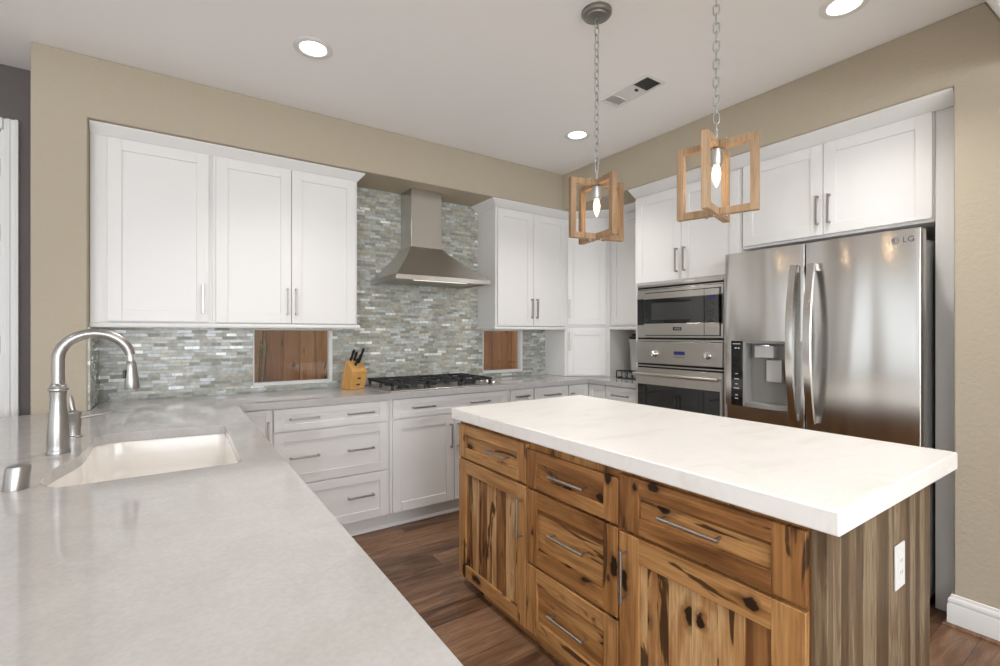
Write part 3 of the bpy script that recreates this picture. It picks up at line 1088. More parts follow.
# ------------------------------------------------------------------ range hood
hx0, hx1, hy = 1.232, 1.996, 3.040
YB = 3.5640
c = thing('range_hood', (1.615, 3.35, 1.685), 'stainless chimney range hood mounted on the tiled wall above the cooktop', 'range hood')
MB().box(1.480, 1.738, 3.355, YB, 1.972, 2.4205).build('chimney', M_STEEL_H, c, 0.002)
m = MB()
# canopy: concave loft from the lip to the chimney
levels = []
for i in range(9):
    s = i / 8
    k = 1 - (1 - s) ** 1.35
    z = 1.719 + (1.975 - 1.719) * s
    x0 = hx0 + (1.474 - hx0) * (k * 0.55 + s * 0.45)
    x1 = hx1 + (1.744 - hx1) * (k * 0.55 + s * 0.45)
    y0 = hy + (3.349 - hy) * (k * 0.55 + s * 0.45)
    levels.append([m.v(p) for p in ((x0, y0, z), (x1, y0, z), (x1, YB, z), (x0, YB, z))])
for a_, b_ in zip(levels, levels[1:]):
    for i in range(4):
        m.face([a_[i], a_[(i + 1) % 4], b_[(i + 1) % 4], b_[i]])
m.face(levels[0][::-1])
m.face(levels[-1])
m.build('canopy', M_STEEL_H, c, angle=30)
m = MB()
m.box(hx0, hx1, hy, hy + 0.012, 1.685, 1.7185)
m.box(hx0, hx0 + 0.012, hy + 0.012, YB, 1.685, 1.7185)
m.box(hx1 - 0.012, hx1, hy + 0.012, YB, 1.685, 1.7185)
m.build('lip', M_STEEL_H, c, 0.002)
m = MB()
m.box(hx0 + 0.013, hx1 - 0.013, hy + 0.05, YB - 0.002, 1.700, 1.7185)
for k in range(22):
    x = hx0 + 0.03 + k * 0.032
    m.box(x, x + 0.016, hy + 0.09, YB - 0.05, 1.694, 1.700)
m.build('filter', M_STEEL_H, c)
MB().box(1.37, 1.80, hy + 0.014, hy + 0.036, 1.6825, 1.716).build('light_strip', M_HOODLED, c, 0.003)

# ------------------------------------------------------------------ wall oven and microwave
c = thing('microwave', (3.2, 2.09, 1.279), 'built-in stainless microwave above the wall oven', 'microwave')
m = MB(R)
m.box(1.7385, 2.441, 0.002, 0.010, 1.664, 1.680)
m.box(1.7385, 2.441, 0.002, 0.010, 1.620, 1.640)
m.box(1.7385, 2.441, 0.0, 0.006, 1.644, 1.650)
m.box(2.369, 2.441, 0.002, 0.010, 1.279, 1.620)
m.box(1.7385, 1.754, 0.002, 0.010, 1.279, 1.620)
m.box(1.754, 2.369, 0.002, 0.010, 1.281, 1.2945)
m.box(1.7385, 2.441, 0.002, 0.010, 1.2535, 1.266)
m.build('trim_kit', M_STEEL, c, 0.0015)
m = MB(R)
m.box(1.7385, 2.441, -0.42, 0.001, 1.279, 1.680)
m.box(1.7385, 2.441, -0.02, 0.001, 1.2535, 1.279)  # dark filler behind the lower gap, its shade put in by colour
m.build('housing', M_DARKGAP, c)
MB(R).box(2.374, 2.437, 0.0105, 0.0125, 1.375, 1.575).build('vent', M_BLACK, c)
MB(R).box(1.740, 1.752, 0.0105, 0.0125, 1.375, 1.575).build('vent', M_BLACK, c)
dr = None
m = MB(R)
m.mi = 0
m.box(1.864, 2.362, 0.002, 0.030, 1.569, 1.612)
m.box(1.864, 2.362, 0.002, 0.030, 1.299, 1.384)
m.mi = 1
m.box(1.864, 2.362, 0.002, 0.029, 1.384, 1.569)
dr = m.build('door', [M_STEEL, M_BLACKGLASS], c, 0.001)
MB(R).box(1.95, 2.291, 0.029, 0.0296, 1.412, 1.536).build('window', plain('mesh_window', (0.05, 0.05, 0.05), 0.12).m, dr)
o = MB(R).box(2.035, 2.105, 0.0301, 0.0315, 1.333, 1.357).build('badge', M_BLACK, dr, 0.0005)
m = MB(R)
m.mi = 0
m.box(1.758, 1.859, 0.002, 0.030, 1.569, 1.612)
m.box(1.758, 1.859, 0.002, 0.030, 1.299, 1.384)
m.mi = 1
m.box(1.758, 1.859, 0.002, 0.029, 1.384, 1.569)
cp = m.build('control_panel', [M_STEEL, M_BLACKGLASS], c, 0.001)
MB(R).box(1.785, 1.838, 0.0291, 0.0298, 1.545, 1.562).build('display', M_BLUE, cp)
m = MB(R)
for r_ in range(6):
    for k in range(3):
        m.box(1.788 + k * 0.017, 1.798 + k * 0.017, 0.0291, 0.0296, 1.40 + r_ * 0.022, 1.408 + r_ * 0.022)
m.build('keypad', plain('key_grey', (0.08, 0.08, 0.08), 0.4).m, cp)

c = thing('wall_oven', (3.2, 2.09, 0.332), 'built-in stainless wall oven with two knobs and bar handle', 'oven')
MB(R).box(1.739, 2.4405, -0.45, 0.001, 0.332, 1.250).build('housing', M_DARKGAP, c)
cp = MB(R).box(1.739, 2.4405, 0.002, 0.022, 1.086, 1.249).build('control_panel', M_STEEL, c, 0.002)
for u in (2.267, 1.842):
    m = MB(R)
    m.lathe([(0.026, 0), (0.026, 0.004), (0.021, 0.007), (0.020, 0.030), (0.016, 0.034), (0.0, 0.034)], (u, 0.022, 1.160), 24, (0, 1, 0))
    m.box(u - 0.0035, u + 0.0035, 0.05, 0.060, 1.142, 1.178)
    m.build('knob', M_CHROME, cp)
dsp = MB(R).box(2.015, 2.103, 0.0222, 0.0232, 1.158, 1.182).build('display', M_BLUE, cp)
m = MB(R)
for k in range(6):
    m.box(2.020 + k * 0.015, 2.027 + k * 0.015, 0.0222, 0.0228, 1.138, 1.142)
m.build('buttons', M_BLACK, cp)
m = MB(R)
m.box(1.739, 2.4405, 0.002, 0.014, 1.062, 1.070)
m.build('vent_strip', M_STEEL, c)
m = MB(R)
m.mi = 0
m.box(1.739, 2.4405, 0.002, 0.024, 0.926, 1.049)
m.box(1.739, 1.752, 0.002, 0.024, 0.334, 0.926)
m.box(2.4275, 2.4405, 0.002, 0.024, 0.334, 0.926)
m.box(1.752, 2.4275, 0.002, 0.024, 0.334, 0.37)
m.mi = 1
m.box(1.752, 2.4275, 0.002, 0.022, 0.37, 0.926)
dr = m.build('door', [M_STEEL, M_BLACKGLASS], c, 0.001)
m = MB(R)
m.cyl((1.745, 0.062, 1.004), (2.435, 0.062, 1.004), 0.0125, 16)
for u in (1.765, 2.415):
    m.cyl((u, 0.024, 1.004), (u, 0.062, 1.004), 0.009, 12)
m.build('handle', M_STEEL, dr)


def text(s, size, loc_f, parent, name, mat, depth=0.0006):
    """block letters laid in the (u, z) plane of frame loc_f(u, n, z)"""
    cu_ = bpy.data.curves.new('letters', 'FONT')
    cu_.body = s
    cu_.size = size
    cu_.align_x = 'CENTER'
    cu_.align_y = 'CENTER'
    cu_.extrude = depth
    tmp = bpy.data.objects.new('letters', cu_)
    COL.objects.link(tmp)
    bpy.context.view_layer.update()
    me = bpy.data.meshes.new_from_object(tmp.evaluated_get(bpy.context.evaluated_depsgraph_get()))
    bpy.data.objects.remove(tmp)
    base_ = Vector(parent['_base'])
    for v in me.vertices:
        v.co = Vector(loc_f(v.co.x, v.co.z, v.co.y)) - base_
    me.name = name
    me.materials.clear()
    me.materials.append(mat)
    ob = bpy.data.objects.new(name, me)
    COL.objects.link(ob)
    ob.parent = parent
    ob['_base'] = parent['_base']
    return ob


mw_door = [o for o in bpy.data.objects if o.name == 'badge' or o.name.startswith('badge.')][-1].parent
text('VIKING', 0.016, lambda u, n, z: R(2.07 - u, 0.0318 + n, 1.345 + z), mw_door, 'lettering', M_LTGREY, 0.0003)

# ------------------------------------------------------------------ refrigerator
FR = RIGHT(2.75)
c = thing('refrigerator', (3.15, 1.14, 0.0), 'large stainless French-door refrigerator with ice and water dispenser', 'refrigerator')
MB(FR).box(0.699, 1.588, -0.80, -0.085, 0.05, 1.752).build('body', plain('fridge_side_grey', (0.27, 0.27, 0.26), 0.4, 0.5).m, c, 0.004)
MB(FR).box(0.71, 1.58, -0.70, -0.10, 0.001, 0.05).build('base_grille', M_BLACK, c)
YM = 1.1545


def slab(m, y0, y1, z0, z1, cy, half, bulge=0.012, back=-0.075, edge=0.004, n=14):
    """a door piece whose front bows out about its centre line cy"""
    def front(y):
        s = (y - cy) / half
        g = bulge * (1 - s * s)
        e_ = max(0.0, abs(s) - (1 - edge / half)) / (edge / half)
        return g - edge * (1 - math.sqrt(max(0.0, 1 - min(1, e_) ** 2)))
    ys = [y0 + (y1 - y0) * i / n for i in range(n + 1)]
    if abs(y0 - (cy - half)) < 1e-4:
        ys = sorted(set(ys + [y0 + edge * k for k in (0.03, 0.12, 0.3, 0.6, 1.0)]))
    if abs(y1 - (cy + half)) < 1e-4:
        ys = sorted(set(ys + [y1 - edge * k for k in (0.03, 0.12, 0.3, 0.6, 1.0)]))
    poly_ = [(y, front(y)) for y in ys] + [(y1, back), (y0, back)]
    m.prism(poly_, z0, z1, axis=2)


def fbow(y, cy, half, bulge=0.012):
    s = (y - cy) / half
    return bulge * (1 - s * s)


ZD0, ZD1 = 0.715, 1.787
# right door
yr0, yr1 = 0.682, YM - 0.003
m = MB(FR)
slab(m, yr0, yr1, ZD0, ZD1, (yr0 + yr1) / 2, (yr1 - yr0) / 2)
rd = m.build('door', M_STEEL_V, c, angle=25)


def fhandle(y, parent):
    m = MB(FR)
    pts = []
    z0_, z1_ = 0.842, 1.675
    N = 20
    rings = []
    for i in range(N + 1):
        s = i / N
        z = z0_ + (z1_ - z0_) * s
        bow = 0.024 + 0.056 * math.sin(PI * s) ** 0.8
        w = 0.0195
        th = 0.014
        rings.append([m.v(p) for p in ((y - w, bow, z), (y - w * 0.85, bow + th * 0.9, z), (y, bow + th, z), (y + w * 0.85, bow + th * 0.9, z), (y + w, bow, z), (y, bow - 0.004, z))])
    for a_, b_ in zip(rings, rings[1:]):
        for i in range(6):
            m.face([a_[i], a_[(i + 1) % 6], b_[(i + 1) % 6], b_[i]])
    m.face(rings[0])
    m.face(rings[-1][::-1])
    for z in (z0_ + 0.02, z1_ - 0.02):
        m.box(y - 0.012, y + 0.012, 0.0, 0.036, z - 0.018, z + 0.018)
    return m.build('handle', M_STEEL_V, parent, angle=50)


fhandle(1.112, rd)
# left door, around the dispenser
yl0, yl1 = YM + 0.003, 1.597
cyl_, hl_ = (yl0 + yl1) / 2, (yl1 - yl0) / 2
DY0, DY1, DZ0, DZ1 = 1.238, 1.555, 0.885, 1.268
m = MB(FR)
slab(m, yl0, yl1, DZ1, ZD1, cyl_, hl_)
slab(m, yl0, yl1, ZD0, DZ0, cyl_, hl_)
slab(m, yl0, DY0, DZ0, DZ1, cyl_, hl_)
slab(m, DY1, yl1, DZ0, DZ1, cyl_, hl_, n=6)
bmesh.ops.remove_doubles(m.bm, verts=m.bm.verts[:], dist=1e-5)
ld = m.build('door', M_STEEL_V, c, angle=25)
fhandle(1.197, ld)
# dispenser
m = MB(FR)
fz = 0.006
m.box(1.4855, 1.554, -0.02, fz + 0.003, DZ0 + 0.001, DZ1 - 0.001)
pn = m.build('control_panel', M_BLACKGLASS, c, 0.001)
m = MB(FR)
m.box(1.503, 1.513, fz + 0.0032, fz + 0.0038, 1.222, 1.227)
m.box(1.520, 1.531, fz + 0.0032, fz + 0.0038, 1.222, 1.227)
m.build('display', M_ICON, pn)
for z, w in ((1.07, 0.009), (1.04, 0.014), (1.01, 0.008), (0.985, 0.016), (0.945, 0.008), (0.925, 0.010), (1.247, 0.023)):
    MB(FR).box(1.521 - w, 1.521 + w, fz + 0.0032, fz + 0.0036, z, z + 0.005).build('icon', M_LTGREY, pn)
m = MB(FR)
a0, a1 = DY0 + 0.001, 1.4845
m.box(a0, a1, -0.073, -0.067, DZ0 + 0.001, DZ1 - 0.001)
m.box(a0, a0 + 0.006, -0.067, fz + 0.001, DZ0 + 0.001, DZ1 - 0.001)
m.box(a1 - 0.016, a1, -0.067, fz + 0.001, DZ0 + 0.001, DZ1 - 0.001)
m.box(a0 + 0.006, a1 - 0.016, -0.067, fz + 0.001, DZ1 - 0.014, DZ1 - 0.001)
rc = m.build('dispenser_recess', plain('recess_grey', (0.30, 0.295, 0.28), 0.4).m, c, 0.001)
m = MB(FR)
m.prism([(a0 + 0.006, fz + 0.002), (a0 + 0.03, fz + 0.020), ((a0 + a1) / 2, fz + 0.026), (a1 - 0.04, fz + 0.020), (a1 - 0.016, fz + 0.002), (a1 - 0.016, -0.067), (a0 + 0.006, -0.067)], DZ0 + 0.001, DZ0 + 0.026, axis=2)
m.build('drip_tray', M_GREYPL, rc, 0.002)
m = MB(FR)
m.box(1.322, 1.425, -0.066, -0.008, 1.172, 1.240)
m.build('nozzle_housing', M_LTGREY, rc, 0.004)
MB(FR).lathe([(0.036, 0), (0.036, 0.004), (0.030, 0.010)], (1.372, -0.030, 1.2405), 20, (0, 0, 1)).build('nozzle_bowl', M_CHROME, rc)  # chrome bowl over the nozzle block, no lamp
m = MB(FR)
m.box(1.285, 1.37, -0.060, -0.030, 1.035, 1.160)
m.build('paddle', M_LTGREY, rc, 0.004)
MB(FR).cyl((1.375, -0.055, 1.05), (1.375, -0.055, 1.172), 0.010, 10).build('chute', M_GREYPL, rc)
# freezer drawers below
for z0, z1, hz in ((0.385, 0.709, 0.66), (0.06, 0.379, 0.33)):
    m = MB(FR)
    slab(m, 0.682, 1.597, z0, z1, 1.1395, 0.4575)
    fd = m.build('freezer_drawer', M_STEEL_V, c, angle=25)
    m = MB(FR)
    m.cyl((0.76, 0.058, hz), (1.52, 0.058, hz), 0.013, 14)
    for u in (0.79, 1.49):
        m.cyl((u, 0.0, hz), (u, 0.058, hz), 0.010, 10)
    m.build('handle', M_STEEL_V, fd)
for y in (0.7015, 1.555):
    m = MB(FR)
    m.box(y, y + 0.032, -0.155, -0.022, 1.7535, 1.782)
    m.build('hinge_cover', M_LTGREY, c, 0.003)
# emblem and letters on the right door
yy = 0.772
m = MB(FR)
nf = fbow(yy, (yr0 + yr1) / 2, (yr1 - yr0) / 2) + 0.0006
bmx = m
seg = 24
ci = [m.v((yy + 0.0145 * math.cos(2 * PI * i / seg), nf, 1.7385 + 0.0145 * math.sin(2 * PI * i / seg))) for i in range(seg)]
co = [m.v((yy + 0.0145 * math.cos(2 * PI * i / seg), nf + 0.0012, 1.7385 + 0.0145 * math.sin(2 * PI * i / seg))) for i in range(seg)]
m.face(ci)
m.face(co[::-1])
for i in range(seg):
    m.face([ci[i], ci[(i + 1) % seg], co[(i + 1) % seg], co[i]])
em = m.build('emblem', plain('emblem_grey', (0.10, 0.10, 0.10), 0.4).m, rd)
m = MB(FR)
m.box(yy - 0.003, yy - 0.0005, nf + 0.0013, nf + 0.0018, 1.733, 1.7455)
m.box(yy - 0.008, yy - 0.003, nf + 0.0013, nf + 0.0018, 1.733, 1.7352)
m.build('emblem_strokes', M_LTGREY, em)
m = MB(FR)
m.tube([(yy + 0.0105 * math.cos(a), nf + 0.0014, 1.7385 + 0.0105 * math.sin(a)) for a in [PI * 0.5 + PI * 1.55 * i / 20 for i in range(21)]], 0.0009, 6)
m.build('emblem_ring', M_LTGREY, em)
text('LG', 0.036, lambda u, n, z: FR(0.724 - u, fbow(0.724, (yr0 + yr1) / 2, (yr1 - yr0) / 2) + 0.0012 + n, 1.7385 + z), rd, 'lettering', MATS['emblem_grey'], 0.0005)

# ------------------------------------------------------------------ counter nook: blender jar, pod rack
bx, by = 3.47, 2.85
c = thing('countertop_blender', (bx, by, 0.914), 'pale jar blender on black base in the counter nook', 'blender')
MB().lathe([(0.075, 0.001), (0.078, 0.01), (0.070, 0.05), (0.055, 0.06)], (bx, by, 0.914), 24).build('base', M_BLACK, c)
MB().lathe([(0.054, 0.0605), (0.058, 0.10), (0.070, 0.30), (0.077, 0.325), (0.080, 0.330), (0.080, 0.345)], (bx, by, 0.914), 28).build('jar', M_JAR, c)
MB().lathe([(0.070, 0.3455), (0.070, 0.365), (0.045, 0.372), (0.043, 0.395), (0.0, 0.396)], (bx, by, 0.914), 24).build('lid', M_BLACK, c)
MB().tube([(bx + 0.02, by - 0.075, 1.22), (bx + 0.02, by - 0.125, 1.21), (bx + 0.02, by - 0.125, 1.06), (bx + 0.02, by - 0.064, 1.03)], 0.010, 10).build('handle', M_JAR, c)
rx0, rx1, ry0, ry1 = 3.255, 3.365, 2.60, 2.905
c = thing('pod_rack', (3.31, 2.75, 0.914), 'black wire rack holding coffee pods in the counter nook', 'rack')
m = MB()
for z in (0.919, 0.978):
    m.tube([(rx0, ry0, z), (rx1, ry0, z), (rx1, ry1, z), (rx0, ry1, z)], 0.004, 8, closed=True)
for x in (rx0, rx1):
    for y in (ry0, ry1):
        m.cyl((x, y, 0.9145), (x, y, 0.978), 0.005, 8)
for k in range(1, 5):
    y = ry0 + (ry1 - ry0) * k / 5
    m.cyl((rx0, y, 0.919), (rx0, y, 0.978), 0.003, 8)
m.build('frame', M_BLACK, c)
m = MB()
m.box(rx0 + 0.006, rx1 - 0.006, ry0 + 0.006, ry1 - 0.006, 0.9155, 0.9185)
m.build('tray', M_BLACK, c)
plabs = ['pale coffee pod in the black rack, nearest the corner cabinet', 'pale coffee pod in the black rack, second from corner cabinet',
         'pale coffee pod in the black rack, third from corner cabinet', 'pale coffee pod in the black rack, nearest the oven cabinet']
first = None
for k in range(4):
    y = 2.86 - k * 0.062
    if first is None:
        first = thing('coffee_pod', (3.30, y, 0.919), plabs[0], 'coffee pod', 'coffee pods in the wire rack')
        MB().lathe([(0.019, 0.0), (0.024, 0.042)], (3.30, y, 0.919), 18).build('cup', M_LTGREY, first)
        MB().lathe([(0.026, 0.0425), (0.026, 0.0445)], (3.30, y, 0.919), 18).build('lid', M_GREYPL, first)
    else:
        dup(first, (3.30, y, 0.919), 0, plabs[k])

# ------------------------------------------------------------------ island
IX = 1.245
ISL = lambda u, n, z: (IX - n, u, z)
WM = [M_HICK_V, M_HICK_H, M_HICK_PANEL]
WD = [M_HICK_V, M_HICK_H, M_HICK_PANEL_H]
c = thing('kitchen_island', (1.62, 1.33, 0.0), 'rustic knotty hickory kitchen island with doors and drawers', 'island')
MB().box(IX, 2.0, 0.5095, 2.168, 0.055, 0.8555).build('body', M_HICK_V, c, 0.0015)
MB().box(1.262, 1.94, 0.51, 1.985, 0.001, 0.0545).build('plinth', M_HICK_H, c, 0.001)
MB().box(IX - 0.004, 2.0, 0.474, 0.509, 0.002, 0.8555).build('end_panel', M_ZEBRA, c, 0.001)
ep = MB().box(IX + 0.001, 2.0, 2.1685, 2.186, 0.055, 0.8555).build('end_panel', M_ZEBRA, c, 0.001)


def idoor(name, u0, u1, z0, z1, mats, st=0.065):
    return shaker(ISL, c, name, u0, u1, z0, z1, mats, 0.021, st, 0.010, 0.0018, True)


def ipull(par, u, z, L, vert):
    m = MB(ISL)
    h = L / 2
    r = 0.0055
    n0, n1 = 0.021, 0.021 + 0.032
    if vert:
        m.cyl((u, n1, z - h), (u, n1, z + h), r, 12)
        for s in (-1, 1):
            m.cyl((u, n0, z + s * (h - 0.012)), (u, n1, z + s * (h - 0.012)), r * 0.85, 10)
    else:
        m.cyl((u - h, n1, z), (u + h, n1, z), r, 12)
        for s in (-1, 1):
            m.cyl((u + s * (h - 0.012), n0, z), (u + s * (h - 0.012), n1, z), r * 0.85, 10)
    return m.build('handle', M_HANDLE, par)


# far column
dr = idoor('drawer', 1.593, 2.166, 0.672, 0.842, WD)
ipull(dr, 1.79, 0.757, 0.17, False)
dr = idoor('door', 1.593, 2.166, 0.056, 0.659, WM)
ipull(dr, 1.618, 0.522, 0.175, True)
# middle drawers
for z0, z1, hz in ((0.667, 0.822, 0.751), (0.352, 0.655, 0.519), (0.060, 0.340, 0.206)):
    dr = idoor('drawer', 1.088, 1.587, z0, z1, WD)
    ipull(dr, 1.32, hz, 0.195, False)
# near column
dr = idoor('drawer', 0.512, 1.081, 0.663, 0.842, WD, 0.08)
ipull(dr, 0.81, 0.754, 0.195, False)
dr = idoor('door', 0.512, 1.081, 0.056, 0.650, WM, 0.08)
ipull(dr, 1.048, 0.517, 0.175, True)
m = MB()
m.box(1.213, 2.154, 0.439, 2.23, 0.857, 0.914)
solo(m, 'island_countertop', M_MARBLE, (1.687, 1.333, 0.857), 'thick white stone slab topping the wooden island', 'countertop', bevel=0.005, seg=3)
c = thing('outlet', (1.727, 0.4735, 0.65), 'white electrical outlet plate on the island end panel', 'outlet')
MB().box(1.672, 1.748, 0.4685, 0.4735, 0.583, 0.709).build('cover_plate', M_TRIM, c, 0.002)
m = MB()
m.box(1.693, 1.727, 0.4665, 0.4685, 0.610, 0.682)
soc = m.build('socket', M_TRIM, c, 0.001)
m = MB()
for z in (0.629, 0.663):
    m.box(1.702, 1.7045, 0.4661, 0.4665, z - 0.005, z + 0.005)
    m.box(1.715, 1.7175, 0.4661, 0.4665, z - 0.005, z + 0.005)
m.build('slots', M_GREYPL, soc)

# ------------------------------------------------------------------ pendants
PZ0, PZ1 = 1.728, 1.990
HW = 0.1355


def pendant(loc, rz, label):
    x, y = loc
    c = thing('pendant_light', (x, y, CEIL), label, 'pendant light')
    MB().lathe([(0.066, -0.0005), (0.066, -0.012), (0.060, -0.020), (0.050, -0.022), (0.046, -0.028), (0.012, -0.032), (0.010, -0.045), (0.0, -0.046)], (x, y, CEIL), 32).build('canopy', M_CANOPY, c)
    # chain
    ztop, zbot = CEIL - 0.040, PZ1 + 0.035
    n = 21
    pitch = (ztop - zbot) / n
    lk = None
    for i in range(n):
        zc = ztop - pitch * (i + 0.5)
        if lk is None:
            m = MB()
            hl, rw = pitch / 2 - 0.002, 0.0095
            pts = []
            for k in range(8):
                a = PI * k / 7
                pts.append((x + rw * math.cos(a), y, zc + hl - rw + 0.005 + rw * math.sin(a)))
            for k in range(8):
                a = PI + PI * k / 7
                pts.append((x + rw * math.cos(a), y, zc - hl + rw - 0.005 + rw * math.sin(a)))
            m.tube(pts, 0.0027, 8, closed=True)
            # own origin at its centre so that copies can be turned
            for v in m.bm.verts:
                v.co -= Vector((x, y, zc))
            lk = m.build('chain_link', M_GALV, None, angle=80)
            lk.parent = c
            lk.location = (0, 0, zc - CEIL)
        else:
            l2 = lk.copy()
            COL.objects.link(l2)
            l2.parent = c
            l2.location = (0, 0, zc - CEIL)
            l2.rotation_euler = (0, 0, PI / 2 * (i % 2) + 0.35)
    lk.rotation_euler = (0, 0, 0.35)
    MB().cyl((x, y, PZ1 - 0.03), (x, y, PZ1 + 0.042), 0.0065, 12).build('stem', M_GALV, c)
    b = 0.0125
    for k in range(2):
        dz = 0.0 if k == 0 else -0.0
        m = MB((lambda u, n_, z: (x + u, y + n_, z)) if k == 0 else (lambda u, n_, z: (x + n_, y + u, z)))
        for s in (-1, 1):
            m.box(s * (HW - b) - b, s * (HW - b) + b, -b, b, PZ0, PZ1)
        h = HW - 2 * b
        if k == 0:
            m.box(-h, h, -b, b, PZ1 - 2 * b, PZ1)
            m.box(-h, h, -b, b, PZ0, PZ0 + 2 * b)
        else:
            for s in (-1, 1):
                lo_, hi_ = (b + 0.0003, h) if s > 0 else (-h, -b - 0.0003)
                m.box(lo_, hi_, -b, b, PZ1 - 2 * b, PZ1)
                m.box(lo_, hi_, -b, b, PZ0, PZ0 + 2 * b)
        m.build('wooden_frame', M_PEND, c, 0.0015)
    for dx, dy in ((1, 0), (-1, 0), (0, 1), (0, -1)):
        for z0, z1 in ((PZ0 - 0.006, PZ0), (PZ1, PZ1 + 0.006)):
            MB().cyl((x + dx * 0.034, y + dy * 0.034, z0), (x + dx * 0.034, y + dy * 0.034, z1), 0.005, 10).build('screw', M_CHROME, c)
    MB().lathe([(0.010, 0), (0.021, -0.004), (0.021, -0.052), (0.018, -0.058), (0.0, -0.058)], (x, y, PZ1 - 2 * b), 20).build('socket', M_GALV, c)
    MB().lathe([(0.010, 0), (0.012, -0.010), (0.0158, -0.028), (0.0145, -0.045), (0.008, -0.065), (0.002, -0.078)], (x, y, PZ1 - 2 * b - 0.0585), 20).build('bulb', M_BULB, c, angle=70)
    l = bpy.data.lights.new('pendant_glow', 'POINT')
    l.energy = 1.5
    l.color = (1.0, 0.72, 0.42)
    l.shadow_soft_size = 0.02
    lo = bpy.data.objects.new('pendant_glow', l)
    COL.objects.link(lo)
    lo.parent = c
    lo.location = (0, 0, PZ1 - 0.13 - CEIL)
    c.rotation_euler = (0, 0, rz)
    return c


pendant((1.542, 1.491), math.radians(-13), 'wood-framed pendant light over the far end of the island')
pendant((1.582, 0.951), math.radians(16), 'wood-framed pendant light over the near end of the island, turned diagonally')

# ------------------------------------------------------------------ ceiling lights and vent
clabs = ['round recessed ceiling light over the left wall cabinets', 'round recessed ceiling light near the back right corner',
         'round recessed ceiling light at the top right edge, above the refrigerator', 'round recessed ceiling light above the peninsula',
         'unseen recessed fill light added left of the peninsula, over the hall', 'unseen recessed fill light added in the lower ceiling behind the peninsula end',
         'unseen recessed fill light added in the lower ceiling behind the island end']
first = None
for (x, y, CZ), lb in zip(((0.567, 2.483, CEIL), (2.378, 2.490, CEIL), (2.395, 0.850, CEIL), (0.567, 0.850, CEIL), (-1.6, 1.6, CEIL), (-0.3, -0.55, 2.45), (1.6, -0.55, 2.45)), clabs):  # last three are unseen cans added for fill light
    if first is None:
        first = thing('recessed_light', (x, y, CEIL), lb, 'ceiling light', 'recessed ceiling lights')
        MB().lathe([(0.093, -0.0005), (0.093, -0.004), (0.088, -0.007), (0.066, -0.006), (0.062, -0.0005)], (x, y, CEIL), 36).build('trim_ring', M_TRIM, first)
        MB().lathe([(0.0615, -0.001), (0.0615, -0.004), (0.0, -0.0045)], (x, y, CEIL), 32).build('lens', M_LED, first)
    else:
        dup(first, (x, y, CZ), 0, lb)
    l = bpy.data.lights.new('recessed_lamp', 'SPOT')
    l.energy = CAN_POWER
    l.color = (1.0, 0.965, 0.925)
    l.spot_size = math.radians(115)
    l.spot_blend = 1.0
    l.shadow_soft_size = 0.06
    lo = bpy.data.objects.new('recessed_lamp', l)
    lo.location = (x, y, CZ - 0.02)
    COL.objects.link(lo)
vx0, vx1, vy0, vy1 = 2.140, 2.295, 1.685, 2.040
c = thing('ceiling_vent', ((vx0 + vx1) / 2, (vy0 + vy1) / 2, CEIL), 'white rectangular air vent in the ceiling between the pendants', 'vent')
m = MB()
e_ = 0.016
z0, z1 = CEIL - 0.009, CEIL - 0.0005
m.box(vx0, vx1, vy0, vy0 + e_, z0, z1)
m.box(vx0, vx1, vy1 - e_, vy1, z0, z1)
m.box(vx0, vx0 + e_, vy0 + e_, vy1 - e_, z0, z1)
m.box(vx1 - e_, vx1, vy0 + e_, vy1 - e_, z0, z1)
ya, yb = vy0 + 0.125, vy1 - 0.095
m.box(vx0 + e_, vx1 - e_, ya - 0.005, ya + 0.005, z0, z1)
m.box(vx0 + e_, vx1 - e_, yb - 0.005, yb + 0.005, z0, z1)
m.build('frame', M_TRIM, c, 0.001)
MB().box(vx0 + e_, vx1 - e_, vy0 + e_, ya - 0.005, CEIL - 0.002, CEIL - 0.0005).build('duct_dark_plate', M_DARKGAP, c)  # flat dark plate, the duct's inner shade put into its colour
for k in range(6):
    x = vx0 + e_ + 0.012 + k * 0.020
    m = MB()
    m.prism([(x, CEIL - 0.0085), (x + 0.003, CEIL - 0.0085), (x + 0.0105, CEIL - 0.0025), (x + 0.0075, CEIL - 0.0025)], vy0 + e_ + 0.001, ya - 0.006, axis=1)
    m.build('louver', M_GREYPL, c)
MB().box(vx0 + e_, vx1 - e_, ya + 0.005, yb - 0.005, CEIL - 0.006, CEIL - 0.0005).build('blank_plate', M_TRIM, c)
MB().box(2.205, 2.225, ya + 0.010, ya + 0.022, CEIL - 0.016, CEIL - 0.006).build('damper_lever', M_BLACK, c, 0.001)
for k in range(9):
    x = vx0 + e_ + 0.004 + k * 0.0135
    m = MB()
    m.prism([(x, CEIL - 0.008), (x + 0.002, CEIL - 0.008), (x + 0.012, CEIL - 0.002), (x + 0.010, CEIL - 0.002)], yb + 0.006, vy1 - e_ - 0.001, axis=1)
    m.build('louver', M_TRIM, c)

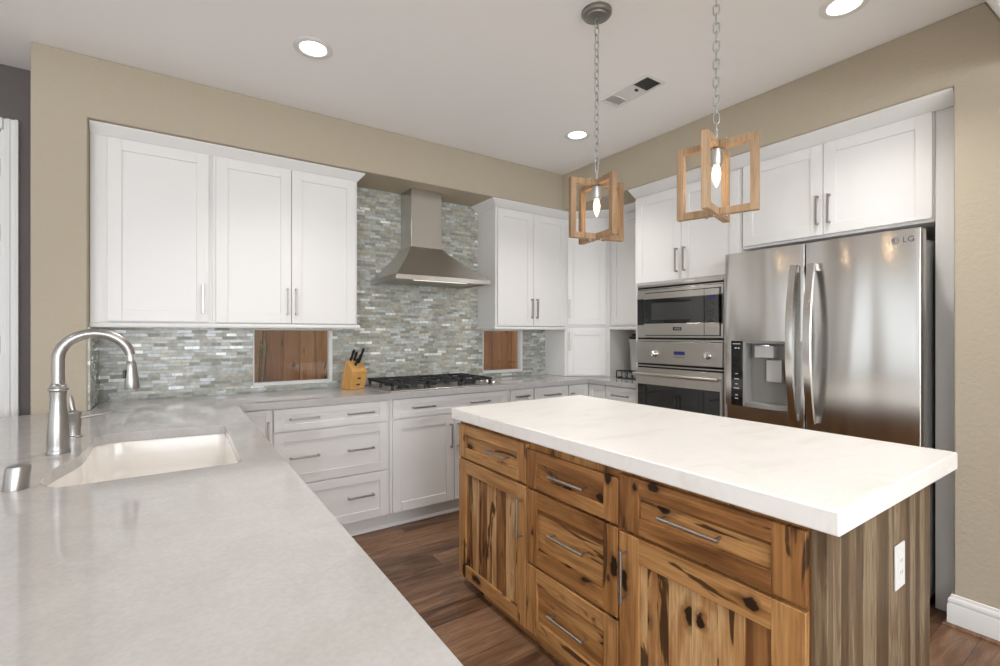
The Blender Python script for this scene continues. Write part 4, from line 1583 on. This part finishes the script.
# ------------------------------------------------------------------ outside: cedar fence and a shrub
c = thing('fence', (1.9, 4.62, -0.02), 'brown cedar board fence standing outside the low windows', 'fence')
x = -0.4
brd = None
while x < 4.4:
    if brd is None:
        m = MB()
        m.box(-0.0672, 0.0672, -0.01, 0.01, 0.0, 1.9)
        brd = m.build('board', M_FENCE, None, 0.003)
        brd.parent = c
        o = brd
    else:
        o = brd.copy()
        COL.objects.link(o)
        o.parent = c
    o.location = (x - 1.9, random.uniform(-0.003, 0.003), 0.0)
    o2 = o.copy()
    COL.objects.link(o2)
    o2.location = (x - 1.9 + 0.07025, 0.027, 0.0)
    x += 0.1405
m = MB()
for z in (0.3, 1.6):
    m.box(-0.45, 4.4, 4.66, 4.70, z, z + 0.09)
m.build('rail', M_FENCE, c)
c = thing('shrub', (0.52, 4.30, -0.02), 'yellow-green leafy shrub outside the left low window', 'shrub')
m = MB()
for k in range(7):
    a = k * 0.9
    m.tube([(0.52, 4.30, -0.02), (0.52 + 0.05 * math.cos(a), 4.30 + 0.05 * math.sin(a), 0.6), (0.52 + 0.10 * math.cos(a), 4.30 + 0.10 * math.sin(a), 1.22 + 0.03 * k)], 0.006, 6)
m.build('stems', plain('twig', (0.12, 0.07, 0.04), 0.8).m, c)
m = MB()
for k in range(75):
    a = random.uniform(0, 2 * PI)
    z = random.uniform(0.95, 1.42)
    r = random.uniform(0.01, 0.15)
    p = Vector((0.50 + r * math.cos(a), 4.30 + r * math.sin(a), z))
    d1 = Vector((random.uniform(-1, 1), random.uniform(-1, 1), random.uniform(-0.6, 0.9))).normalized()
    d2 = d1.cross(Vector((0.3, 0.2, 1))).normalized()
    L = random.uniform(0.03, 0.055)
    W = L * 0.32
    q = [m.v(tuple(s_)) for s_ in (p, p + d1 * L * 0.4 + d2 * W, p + d1 * L, p + d1 * L * 0.4 - d2 * W)]
    m.face(q)
m.build('foliage', M_LEAF, c)

# ------------------------------------------------------------------ tidy helper properties
for o in bpy.data.objects:
    if '_base' in o:
        del o['_base']
